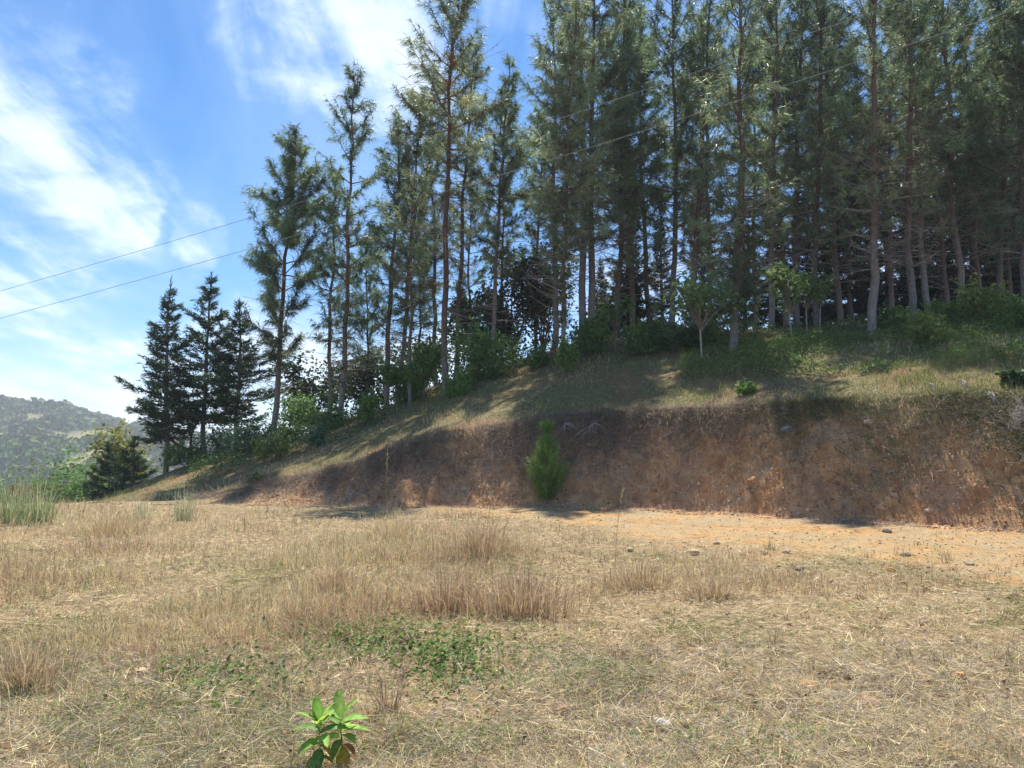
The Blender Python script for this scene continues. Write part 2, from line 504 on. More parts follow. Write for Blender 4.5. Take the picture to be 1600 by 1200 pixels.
# shared smooth normals so the pieces meet without a seam
G = np.stack([XX, YY, ZZ], -1)
du = np.gradient(G, axis=1); dv = np.gradient(G, axis=0)
NORM = unit(np.cross(du, dv)); NORM = np.where(NORM[..., 2:] < 0, -NORM, NORM)


def terrain(name, r0, r1):
    r1 = min(r1 + 1, nr)
    g = G[r0:r1]; n_ = r1 - r0
    i = np.arange(n_ - 1)[:, None] * nc + np.arange(nc - 1)[None]
    Q = np.stack([i, i + 1, i + nc + 1, i + nc], -1).reshape(-1, 4)
    me = make_mesh(name, g.reshape(-1, 3), None, Q, M_ground, MASK[r0:r1].reshape(-1, 4), True, 'Mask')
    me.normals_split_custom_set_from_vertices(NORM[r0:r1].reshape(-1, 3).tolist())
    return tag(obj(name, me), kind='structure')


terrain('grass_field_ground', cuts[0], cuts[1])
terrain('dirt_track', cuts[1], cuts[2])
terrain('earth_bank', cuts[2], cuts[3])
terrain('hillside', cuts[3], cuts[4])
terrain('hilltop_ground', cuts[4], cuts[5])
# the field goes on behind the camera
xb = np.linspace(-70, 70, 30); yb = np.linspace(-40, 1.5, 12)
bx, by = np.meshgrid(xb, yb); bz = np.where(by > 1.4, ground_z(np.clip(bx, -6, 6), 1.5), fbm(bx * .3, by * .3, 30) * .1) - .01
i = np.arange(11)[:, None] * 30 + np.arange(29)[None]
me = make_mesh('field_behind', np.stack([bx, by, bz], -1), None, np.stack([i, i + 1, i + 31, i + 30], -1).reshape(-1, 4), M_ground,
               np.tile([.1, 0, 0, 1.], (360, 1)), True, 'Mask')
tag(obj('ground', me), kind='structure')

# ------------------------------------------------------------------ far valley and hill
HPX = np.array([-1500, -700, -350, -100, 0, 40, 80, 115, 160, 230, 320, 430, 600, 900, 1600], float)
HPY = np.array([560, 575, 600, 622, 634, 640, 640, 650, 658, 668, 682, 690, 700, 705, 705], float)
YR = 760.


def hill_z(x, y):
    a = x / y; px = a * 1200 + 800
    zr = CAMZ + (705 - np.interp(px, HPX, HPY) - 5) / 1200 * YR
    zv = -22 - 10 * ss(y, 60, 160)
    z = zv + (zr - zv) * ss(y, 190, YR) ** .85
    z = z - np.maximum(y - YR, 0) * .25
    z = z + (fbm(x / 130, y / 170, 41, 4)) * 26 * ss(y, 150, 330) * (1 - .7 * ss(y, 600, YR))
    z = z + 10 * ss(-a, .5, .62) * np.exp(-((y - 260) / 60) ** 2)
    return z


ha = np.linspace(-1.5, .8, 190); hy = 48 * (1000 / 48) ** np.linspace(0, 1, 120)
hY, hA = np.meshgrid(hy, ha, indexing='ij'); hX = hA * hY
hZ = hill_z(hX, hY); hZ[0] -= 6


def clearing(x, y):
    px = x / y * 1200 + 800
    zz = (hill_z(x, y) - CAMZ) / y; py = 600 - 1200 * (zz * CP - SP) / (CP + zz * SP)
    jit = fbm(x / 30, y / 50, 44, 3) * 14
    m = ((px > 60) & (px < 175) & (abs(py - 683 + (px - 110) * .05 + jit) < 8.5)) | ((px > -60) & (px < 34) & (abs(py - 680 + jit) < 6))
    return m | (fbm(x / 60, y / 90, 45, 3) > .23)


hm = clearing(hX, hY).astype(float)
hc = np.stack([.06 + .11 * hm, .09 + .06 * hm, .04 + .03 * hm], -1)
i = np.arange(119)[:, None] * 190 + np.arange(189)[None]
me = make_mesh('distant_hill', np.stack([hX, hY, hZ], -1), None, np.stack([i, i + 1, i + 191, i + 190], -1).reshape(-1, 4), M_forest, hc.reshape(-1, 3), True)
tag(obj('distant_hill', me), kind='structure')


def lump_proto(r, n=26, droop=.3):
    """a small leafy crown: leaf clumps on a squashed ball"""
    s = Soup()
    d = unit(r.normal(size=(n, 3))); d[:, 2] = abs(d[:, 2]) * .9 + .05
    P = d * np.array([.5, .5, .62]) * r.uniform(.75, 1.1, (n, 1)); P[:, 2] += .25
    return P, d


def far_forest():
    r = np.random.RandomState(5); s = Soup()
    n = 9500
    y = 150 * (800 / 150) ** (r.uniform(size=n) ** .8); a = r.uniform(-.98, -.22, n); x = a * y
    keep = ~clearing(x, y); x, y = x[keep], y[keep]
    h = r.uniform(2.2, 5, len(x)) * (.7 + 1.1 * vnoise(x / 30, y / 45, 12)) * (1 + .4 * (vnoise(x / 40, y / 40, 3) > .6)); z = hill_z(x, y)
    for k in range(14):
        P, d = lump_proto(r, 1)
    m = len(x); K = 13
    d = unit(r.normal(size=(m, K, 3))); d[..., 2] = abs(d[..., 2]) * .9 + .02
    P = d * np.array([.5, .5, .6]) * r.uniform(.7, 1.1, (m, K, 1)); P[..., 2] += .2
    P = P * h[:, None, None] * np.array([1.0, 1.0, 1.05]) + np.stack([x, y, z], -1)[:, None]
    base = np.stack([.06 + .07 * vnoise(x / 25, y / 25, 8), .105 + .075 * vnoise(x / 25, y / 25, 9), .03 + .02 * r.uniform(size=m)], -1)
    col = base[:, None] * r.uniform(.6, 1.4, (m, K, 1))
    leaves(s, P.reshape(-1, 3), (d + r.normal(size=d.shape) * .35).reshape(-1, 3), np.repeat(h * .55, K) * r.uniform(.7, 1.2, m * K), col.reshape(-1, 3), r, .9, .12)
    o = obj('distant_forest', s.mesh('distant_forest', M_forest)); tag(o, kind='stuff')


far_forest()

# ------------------------------------------------------------------ pines
GREY, RED = np.array([.27, .235, .21]), np.array([.155, .08, .054])


def tufts(s, P, D, r, K, L, W, droop, spread, col):
    """K needles at each P around direction D, hanging"""
    n = len(P)
    Pk = np.repeat(P, K, 0); Dk = np.repeat(unit(D), K, 0)
    d = unit(Dk * .75 + r.normal(size=(n * K, 3)) * spread + np.array([0, 0, -droop]))
    Pk = Pk + Dk * r.uniform(-.14, .06, (n * K, 1))
    ck = np.repeat(col, K, 0) * r.uniform(.75, 1.25, (n * K, 1))
    tri_blades(s, Pk, d, L * r.uniform(.65, 1.15, n * K), W * r.uniform(.7, 1.3, n * K), ck, r)


def pine_meshes(seed, H, lean=(0, 0), c0=.4, W=1.6, r0=.15, dens=1., tint=0., epi=None, sparse=0., low_dead=1., needle=.31, K=8, orange=0, tip=False):
    r = np.random.RandomState(seed)
    wood, crown, dead = Soup(), Soup(), Soup()
    lean = np.array([lean[0], lean[1], 0.])
    nt_ = 16; t = np.linspace(0, 1, nt_)
    wob = np.cumsum(r.normal(size=(nt_, 2)) * .055, 0); wob -= wob[0]; wob *= np.minimum(1, H / 14)

    def axis(q):
        q = np.asarray(q, float)
        return np.stack([lean[0] * q ** 1.2 + np.interp(q, t, wob[:, 0]), lean[1] * q ** 1.2 + np.interp(q, t, wob[:, 1]), H * q], -1)
    tt = np.concatenate([[-.012, .005, .02], t[1:]])
    rad = r0 * .78 * (1 - np.clip(tt, 0, 1)) ** .8 + .012; rad[0] *= 1.45; rad[1] *= 1.2
    pts = axis(np.clip(tt, 0, 1)); pts[0, 2] = -.3
    g = np.clip((tt * H - 1.0) / 3.0, 0, 1)[:, None]
    mixr = r.uniform(.75, 1.0)
    tcol = GREY * (1 - g * mixr) * 1.0 + RED * g * mixr
    tcol = tcol * r.uniform(.6, 1.2)
    tube(wood, pts, rad, 8, tcol)
    base = np.array([.14, .205, .098]) * (1 - tint) + np.array([.30, .335, .175]) * tint
    TP, TD, TC = [], [], []
    z = c0
    ang = r.uniform(0, 6)
    while z < .985:
        q = (z - c0) / (1 - c0)
        nb = r.randint(3, 6)
        for b in range(nb):
            ang += 2.4 + r.normal() * .4
            f = min(1, .35 + q / .3 * .65) * (1 - q) ** (.85 if tip else .42) + .05
            Lb = W * f * r.uniform(.55, 1.25) + .12
            if r.uniform() < sparse * .7: continue
            el = R(10 + 50 * q + r.normal() * 14)
            hd = np.array([math.cos(ang), math.sin(ang), 0]); p0 = axis(z)
            s_ = np.linspace(0, 1, 5)[:, None]
            bp = p0 + hd * Lb * math.cos(el) * s_ + np.array([0, 0, 1]) * Lb * (math.sin(el) * s_ + .28 * s_ ** 2 - .12 * s_)
            tube(wood, bp, np.linspace(.016 + Lb * .008, .006, 5), 4, RED * 1.0)
            bd = unit(bp[-1] - bp[-3])
            nt2 = max(4, int(Lb * 9.5 * dens))
            s2 = r.uniform(.22, 1, nt2); s2[-1] = 1
            tp = np.stack([np.interp(s2, s_[:, 0], bp[:, k]) for k in range(3)], -1)
            tdir = unit(bd + r.normal(size=(nt2, 3)) * .6 + np.array([0, 0, .25]))
            tl = r.uniform(.15, .5, nt2) * (.6 + .4 * Lb)
            tri_blades(wood, tp, tdir, tl, np.full(nt2, .02), np.tile(RED * .9, (nt2, 1)), r)
            bcol = r.uniform(.5, 1.45)
            for kk in (.3, .65, 1.0):
                TP.append(tp + tdir * (tl * kk)[:, None]); TD.append(tdir)
                c = base * bcol * r.uniform(.75, 1.25, (nt2, 1)); TC.append(c)
        z += r.uniform(.42, .85) / H * (1 + .6 * sparse)
    # leader
    ql = np.linspace(.93, 1.0, 6); TP.append(axis(ql)); TD.append(np.tile([0, 0, 1.], (6, 1))); TC.append(np.tile(base * 1.2, (6, 1)))
    # foliage sprouting straight from the trunk
    for (q0, q1, ne, sp) in (epi or []):
        q = r.uniform(q0, q1, ne); a_ = r.uniform(0, 6.28, ne); ex = sp * r.uniform(.15, 1, ne)
        p = axis(q) + np.stack([np.cos(a_) * ex, np.sin(a_) * ex, ex * .25], -1)
        TP.append(p); TD.append(np.stack([np.cos(a_), np.sin(a_), np.full(ne, .4)], -1)); TC.append(np.array([.10, .125, .05]) * r.uniform(.7, 1.3, (ne, 1)))
    TP, TD, TC = map(np.concatenate, (TP, TD, TC))
    if orange:
        for _ in range(orange):
            c_ = TP[r.randint(len(TP))]; near = np.linalg.norm(TP - c_, axis=1) < .32
            TC[near] = np.array([.42, .2, .06])
    tufts(crown, TP, TD, r, K, needle, .023, .85, .45, TC)
    # dead twigs below the crown
    nd = int(58 * low_dead * (H / 14))
    for _ in range(nd):
        q = r.uniform(.14, c0 + .25); a_ = r.uniform(0, 6.28); Lb = r.uniform(.4, 1.0) * W * .95
        hd = np.array([math.cos(a_), math.sin(a_), 0]); p0 = axis(q); s_ = np.linspace(0, 1, 5)[:, None]
        up = r.uniform(-.25, .45)
        bp = p0 + hd * Lb * s_ + np.array([0, 0, 1]) * Lb * (up * s_ + r.uniform(-.25, .35) * s_ ** 2)
        cc = np.array([.28, .23, .19]) * r.uniform(.5, 1.35)
        tube(dead, bp, np.linspace(.014, .005, 5), 3, cc)
        ns = r.randint(3, 8); s2 = r.uniform(.25, 1, ns)
        tp = np.stack([np.interp(s2, s_[:, 0], bp[:, k]) for k in range(3)], -1)
        tri_blades(dead, tp, unit(hd + r.normal(size=(ns, 3)) * .8), r.uniform(.2, .6, ns) * Lb, np.full(ns, .012), np.tile(cc, (ns, 1)), r)
    return wood.mesh('trunk', M_bark, True), crown.mesh('crown', M_needle), dead.mesh('dead_branches', M_bark)


def put_tree(name, ms, loc, rz, label, cat, group=None, scale=1.):
    o = empty(name, loc, rz); o.scale = (scale,) * 3 if not isinstance(scale, tuple) else scale
    tag(o, label, cat, group)
    names = ('trunk', 'crown', 'dead_branches')
    for n_, m_ in zip(names, ms):
        if m_ is None: continue
        c = obj(n_, m_, o)
        if n_ != 'trunk': c['kind'] = 'stuff'
    return o


PINES = [  # px, Y, top px, top py, c0, W, r0, dens, tint, sparse, epi, extra, label
    (425, 31, 456, 213, .36, 1.95, .15, 2.1, .1, .0, None, {}, 'leftmost full-crowned pine with reddish trunk leaning right, beside the dark cypresses'),
    (513, 31.5, 522, 270, .42, 1.2, .11, .8, .0, .3, [(.10, .4, 40, .4)], {}, 'slender pine with bare middle just left of the spire-topped pine'),
    (531, 30.5, 557, 122, .36, 1.3, .13, .75, .0, .25, [(.06, .34, 190, .5)], {}, 'tall narrow pine with a lone tip tuft and green growth on its lower trunk'),
    (603, 33, 622, 195, .36, 1.5, .16, .8, .35, .2, None, {}, 'dark stout pine trunk, left one of the pair behind the bushes'),
    (622, 33.5, 655, 172, .42, 1.5, .14, .8, .2, .25, None, {}, 'dark pine, right one of the pair behind the bushes'),
    (641, 29, 646, 268, .45, 1.3, .09, .75, .35, .2, None, {}, 'thin pale-trunked pine rising out of the bright green bush'),
    (680, 34.5, 672, 150, .45, 1.4, .13, .7, .2, .3, None, {'orange': 3}, 'pine with drooping pale needles just left of the tall bare red trunk'),
    (697, 28, 722, -14, .56, 1.95, .16, .85, .65, .1, None, {'orange': 4, 'low_dead': 1.7}, 'tall bare reddish pine with an airy pale crown, nearest of the left half'),
    (711, 33, 738, 60, .5, 1.4, .14, .7, .3, .2, None, {'low_dead': 1.4}, 'dark trunk close behind the tall bare red pine'),
    (770, 32, 789, 88, .45, 1.15, .12, 1.2, .15, .0, None, {'tip': True}, 'pine with a narrow pointed top standing alone in the blue gap'),
    (780, 35.5, 792, 180, .5, 1.2, .09, .7, .1, .1, None, {}, 'thin dark pine touching the back of the pointed one'),
    (866, 32.5, 872, 10, .42, 1.9, .16, 1.0, .0, .1, None, {'low_dead': 1.5}, 'dark pine trunk behind the slim moss-green one at mid picture'),
    (878, 27, 893, -5, .58, 1.55, .10, 1.2, .6, .0, [(.12, .6, 230, .3)], {'low_dead': 1.2}, 'slim pine with green growth along its trunk and a whitish foot on the bare slope'),
    (910, 31, 905, -90, .46, 2.3, .19, 1.3, .35, .0, None, {'low_dead': 1.6}, 'thick brown pine, left trunk of the close pair at mid picture'),
    (925, 31.4, 945, -110, .46, 2.5, .19, 1.3, .5, .0, None, {'low_dead': 1.5, 'orange': 2}, 'thick reddish pine, right trunk of the close pair at mid picture'),
    (962, 33, 975, -60, .4, 2.1, .15, 1.1, .1, .0, None, {}, 'pine standing right of the close reddish pair'),
    (1050, 32, 1060, -60, .4, 2.0, .15, 1.1, .0, .0, None, {}, 'straight dark pine left of the pale-footed slanting trunk'),
    (1081, 31, 1104, -70, .42, 2.0, .15, 1.1, .1, .0, None, {}, 'pine with a grey foot slanting right behind the branching sapling'),
    (1146, 25.5, 1160, -110, .20, 1.7, .17, 1.1, .25, .1, [(.07, .26, 420, .75)], {'K': 7}, 'pine wrapped in low drooping foliage above a pale cracked foot'),
    (1205, 31, 1210, -80, .42, 1.9, .15, 1.0, .15, .1, None, {}, 'pine behind and right of the one wrapped in drooping foliage'),
    (1246, 31.5, 1255, -100, .42, 1.9, .17, 1.0, .1, .1, None, {}, 'dark pine behind the slender pale sapling stem'),
    (1276, 29.5, 1270, -120, .42, 1.9, .14, 1.0, .2, .05, None, {}, 'pine with a pale lower trunk between the thin saplings and the thick grey pine'),
    (1362, 27, 1366, -110, .50, 2.0, .19, 1.0, .3, .15, [(.28, .52, 60, .6)], {'low_dead': 1.8}, 'thick straight pine with grey foot turning red above, behind the sunlit ground cover'),
    (1425, 28, 1418, -110, .55, 1.9, .17, .9, .2, .2, None, {'low_dead': 1.7}, 'left one of the two close parallel trunks right of the thick grey pine'),
    (1453, 28.6, 1440, -110, .52, 1.9, .15, .9, .2, .2, None, {'low_dead': 1.6}, 'right one of the two close parallel trunks, behind the pale shrub'),
    (1506, 29.5, 1490, -110, .45, 2.0, .16, 1.1, .0, .05, None, {'low_dead': 1.3, 'orange': 2}, 'brown pine behind the yellow-green bush at the right'),
    (1562, 30, 1555, -110, .40, 2.1, .15, 1.2, .05, .0, None, {}, 'second pine from the right edge, deep in shade'),
    (1600, 28, 1598, -110, .38, 2.3, .16, 1.2, .15, .0, None, {}, 'pine cut by the right edge of the picture'),
]
PG = 'pines along the hilltop row'
for k, (px, Y, tx, ty, c0, W, r0, dn_, ti, spa, epi, ex, lab) in enumerate(PINES):
    x, y, z = place(px, Y, 600)
    H = py2z(ty, Y) - z; xt = px2x(tx, ty, Y)
    if px < 860 and px != 425: W *= 1.2; dn_ *= 1.35; spa *= .5
    if px >= 860: dn_ *= .82; ti += .1
    c0 = c0 * .52 if px > 860 else (c0 if px == 697 else c0 * .78)
    ms = pine_meshes(100 + k, H, (xt - x, 0), c0, W, r0, dn_, ti, epi, spa, **ex)
    put_tree('pine_tree', ms, (x, y, z), 0, lab, 'tree', PG)

protos = [pine_meshes(300 + k, 15, (.3 * (k - 1), .2), [.34, .4, .28, .45][k], [2.1, 1.9, 2.2, 1.8][k], .14, 1.25, .05 * k, None, .05) for k in range(4)]
BACK = [(992, 35, 16.5), (1022, 37, 17), (1120, 36, 17), (1178, 37.5, 16), (1230, 36, 17), (1318, 34.5, 17), (1338, 37, 16.5), (1392, 35.5, 17), (1480, 34, 16), (1534, 35.5, 17), (1585, 36.5, 16), (835, 37, 13), (738, 37, 11), (655, 37, 10), (575, 36, 9)]
BLAB = ['second-row pine right of the pine beside the close reddish pair', 'second-row pine left of the straight dark pine', 'second-row pine just left of the pine wrapped in drooping foliage',
        'second-row pine right of the pine wrapped in drooping foliage', 'second-row pine left of the slender pale sapling stem', 'second-row pine midway between pale sapling and thick grey pine',
        'second-row pine just left of the thick grey pine', 'second-row pine between thick grey pine and the two parallel trunks', 'second-row pine just right of the two parallel trunks',
        'second-row pine above the yellow-green shaded bush', 'second-row pine nearest the right edge', 'second-row pine left of the slim moss-green pine', 'small second-row pine behind the tall bare red one',
        'small second-row pine behind the thin pale trunk', 'small second-row pine right of the spire-topped one']
for k, (px, Y, H) in enumerate(BACK):
    x, y, z = place(px, Y, 550)
    lab = BLAB[k]
    put_tree('pine_tree', protos[k % 4], (x, y, z), k * 1.7, lab, 'tree', 'second row of pines' if px > 900 else 'small pines of the second row', H / 15)
for k, (px, Y, H) in enumerate([(1690, 27, 19), (1760, 25, 20), (1860, 25, 19), (1960, 23, 19)]):   # the row goes on beyond the right edge
    x, y, z = place(px, Y, 500)
    put_tree('pine_tree', protos[(k + 1) % 4], (x, y, z), 1 + k * 2.1, 'pine of the row continuing past the right edge, number %s outwards' % ('one', 'two', 'three', 'four')[k], 'tree', 'pines past the right edge', H / 15)

# ------------------------------------------------------------------ cypress-like dark conifers
def cypress_meshes(seed, H, W, c0=.2, r0=.11, dens=1., col=(.03, .058, .027), open_=.0, tipcol=(.08, .13, .055)):
    r = np.random.RandomState(seed); wood, crown = Soup(), Soup()
    t = np.linspace(0, 1, 12); wob = np.cumsum(r.normal(size=(12, 2)) * .03, 0); wob -= wob[0]
    pts = np.stack([wob[:, 0], wob[:, 1], t * H], -1); pts[0, 2] = -.3
    tube(wood, pts, r0 * (1 - t) ** .8 + .012, 7, np.array([.20, .165, .14]))
    TP, TD, TC = [], [], []
    q = c0; ang = 0
    col, tipcol = np.array(col), np.array(tipcol)
    while q < .985:
        u = (q - c0) / (1 - c0)
        for _ in range(r.randint(3, 6)):
            ang += 2.4 + r.normal() * .5
            Lb = W * (min(1, .6 + u * 2) * (1 - u) ** .95 + .03) * r.uniform(.4, 1.15)
            hd = np.array([math.cos(ang), math.sin(ang), 0]); s_ = np.linspace(0, 1, 6)[:, None]
            el = R(-5 + 40 * u + r.normal() * 8)
            p0 = np.array([np.interp(q, t, wob[:, 0]), np.interp(q, t, wob[:, 1]), q * H])
            bp = p0 + hd * Lb * math.cos(el) * s_ + np.array([0, 0, 1]) * Lb * (math.sin(el) * s_ - .18 * s_ + .38 * s_ ** 2.2)
            tube(wood, bp, np.linspace(.012 + .01 * Lb, .004, 6), 3, np.array([.13, .09, .07]))
            n = max(5, int(Lb * 26 * dens)); s2 = r.uniform(.12, 1, n) ** .8
            tp = np.stack([np.interp(s2, s_[:, 0], bp[:, k]) for k in range(3)], -1)
            sd_ = np.cross(hd, [0, 0, 1.]); off = r.normal(size=(n, 1)) * (.10 + .20 * (1 - s2))[:, None] * min(1.2, .35 + Lb * .5)
            tp = tp + sd_ * off + np.array([0, 0, 1]) * (r.normal(size=(n, 1)) * .05 - abs(off) * .15)
            TP.append(tp); TD.append(unit(hd + sd_ * np.sign(off) * .6 + np.array([0, 0, .15 + .5 * u])))
            TC.append(col * r.uniform(.7, 1.4, (n, 1)) + tipcol * (s2[:, None] ** 3) * .5)
        q += r.uniform(.16, .34) / H * (1 + 1.6 * open_ * u)
    TP.append(np.stack([np.full(8, wob[-1, 0]), np.full(8, wob[-1, 1]), np.linspace(.9, 1., 8) * H], -1)); TD.append(np.tile([0, 0, 1.], (8, 1))); TC.append(np.tile(col, (8, 1)))
    TP, TD, TC = map(np.concatenate, (TP, TD, TC))
    tufts(crown, TP, TD, r, 4, .24, .044, .12, .35, TC)
    return wood.mesh('trunk', M_bark, True), crown.mesh('crown', M_cyp), None


CYP = [(258, 33, 437, .20, 2.6, 'leftmost cypress, dark spire with open feathery top and pale leaning foot'),
       (316, 34, 424, .22, 3.1, 'middle cypress of the three at the left, with a thin bare tip'),
       (366, 33.5, 470, .24, 3.0, 'right cypress of the three at the left, overlapping the full-crowned pine')]
for k, (px, Y, ty, c0, W, lab) in enumerate(CYP):
    x, y, z = place(px, Y, 720)
    put_tree('cypress_tree', cypress_meshes(500 + k, py2z(ty, Y) - z, W * .92, c0, .11, 1.7, open_=.45), (x, y, z), 0, lab, 'tree', 'cypresses at the left end of the row')
CLAB = ['dark shaded conifer behind the wide low bush', 'dark shaded conifer left of the straight dark pine', 'dark shaded conifer behind the slanting grey-footed pine', 'dark shaded conifer behind the wrapped pine',
        'dark shaded conifer right of the wrapped pine', 'dark shaded conifer behind the thin saplings', 'dark shaded conifer right of the saplings', 'tall dark conifer left of the thick grey pine',
        'dark conifer filling the gap right of the thick grey pine', 'dark conifer behind the two parallel trunks', 'tall dark conifer right of the two parallel trunks', 'dark conifer behind the yellow-green shaded bush',
        'dark conifer second from the right edge', 'dark conifer cut by the right edge', 'dark conifer outside the right edge', 'short dark conifer behind the close reddish pair']
for px, Y, ty, W, lab in [(168, 37, 694, 1.5, 'low dark conifer in front of the yellow-green bush at the left'), (205, 36, 684, 1.4, 'low dark conifer close to the leaning pale foot of the leftmost cypress')]:
    x, y, z = place(px, Y, 750)
    put_tree('cypress_tree', cypress_meshes(510 + int(px), py2z(ty, Y) - z, W, .08, .07, 2.2, open_=.2), (x, y, z), 0, lab, 'tree', 'low dark conifers at the left')
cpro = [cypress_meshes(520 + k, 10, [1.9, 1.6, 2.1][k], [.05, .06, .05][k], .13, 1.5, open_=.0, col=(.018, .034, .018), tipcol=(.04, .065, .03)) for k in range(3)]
for k, (px, Y, H) in enumerate([(985, 38, 10), (1035, 40, 9), (1100, 40, 10), (1165, 39, 9.5), (1215, 40, 12), (1262, 39, 11), (1312, 38, 13), (1345, 40, 15), (1400, 38, 15), (1440, 40, 14),
                                (1475, 38, 16), (1525, 39, 16), (1560, 40, 17), (1600, 38, 17), (1650, 38, 14), (940, 42, 6.5)]):
    x, y, z = place(px, Y, 520)
    put_tree('cypress_tree', cpro[k % 3], (x, y, z), k * 1.3, CLAB[k], 'tree', 'dark conifers behind the pines', H / 10)

# ------------------------------------------------------------------ broadleaf trees and bushes
def bush_meshes(seed, w, h, n=1500, leaf=.09, col=(.06, .11, .03), lobes=7, stems=5, flowers=0, trunk=None, base=.12, asp=.5, tip=(.14, .2, .05)):
    r = np.random.RandomState(seed); wood, lf = Soup(), Soup(); n = int(n * 1.5)
    cs = r.uniform(-1, 1, (lobes, 3)) * np.array([.32 * w, .32 * w, .26 * h]) + np.array([0, 0, base * h + .45 * h * (1 - base)])
    rad = r.uniform(.24, .40, lobes) * min(w, h * 1.3)
    if trunk:
        cs[:, 2] = h * (trunk + (1 - trunk) * r.uniform(.2, .85, lobes)); rad = r.uniform(.12, .3, lobes) * min(w, h * (1 - trunk) * 1.3)
    idx = r.randint(0, lobes, n); d = unit(r.normal(size=(n, 3)))
    P = cs[idx] + d * (rad[idx] * r.uniform(.35, 1.12, n) ** .7)[:, None]
    ks = max(8, int(16 * w)); sb = cs[r.randint(0, lobes, ks)]; sdv = unit(r.normal(size=(ks, 3)) * np.array([1, 1, .5]) + np.array([0, 0, .8]))
    m = r.uniform(size=n) < .22; q = r.randint(0, ks, m.sum())
    P[m] = sb[q] + sdv[q] * (rad.mean() * r.uniform(.6, 1.75, (m.sum(), 1))) + r.normal(size=(m.sum(), 3)) * leaf * .5
    P[:, 2] = np.maximum(P[:, 2], .03 + .1 * r.uniform(size=n))
    col = np.array(col); tip = np.array(tip)
    br = r.uniform(size=(n, 1)) ** 2.5
    c = col * r.uniform(.65, 1.3, (n, 1)) * (1 - br) + tip * br
    leaves(lf, P, d * .5 + np.array([0, 0, .55]) + r.normal(size=(n, 3)) * .45, leaf * 1.5 * r.uniform(.6, 1.3, n), c, r, asp * 1.25)
    if flowers:
        fp = P[P[:, 2] > h * .55][:flowers * 5]
        leaves(lf, fp + np.array([0, 0, .05]), r.normal(size=fp.shape) * .4 + np.array([0, -.3, 1]), np.full(len(fp), .06), np.tile([.62, .6, .5], (len(fp), 1)), r, .9)
    for k in range(stems):
        c_ = cs[k % lobes]; b0 = np.array([r.normal() * .06 * w, r.normal() * .06 * w, -.15])
        if trunk: b0 = np.array([0, 0, h * trunk * .85])
        s_ = np.linspace(0, 1, 5)[:, None]
        p = b0 * (1 - s_) + c_ * s_ + np.array([0, 0, 1]) * (s_ * (1 - s_)) * .2 * h + r.normal(size=(5, 3)) * .02 * h * s_
        tube(wood, p, np.linspace(.012 + .006 * h, .004, 5), 4, np.array([.2, .16, .12]))
    if trunk:
        s_ = np.linspace(0, 1, 8); p = np.stack([np.sin(s_ * 2 + seed) * .025 * h - np.sin(seed) * .025 * h, np.cos(s_ * 3) * .01 * h, s_ * h * .9], -1); p[0, 2] = -.2
        tube(wood, p, (.010 + .0065 * h) * (1 - s_) ** .6 + .006, 6, np.array([.34, .29, .23]))
    return wood.mesh('stem', M_bark, True), lf.mesh('foliage', M_leaf)


def put_bush(name, ms, loc, label, cat, group=None, rz=0, sc=1., stemname='stem'):
    o = empty(name, loc, rz); o.scale = (sc,) * 3; tag(o, label, cat, group)
    obj(stemname, ms[0], o); c = obj('foliage' if stemname == 'stem' else 'crown', ms[1], o); c['kind'] = 'stuff'
    return o


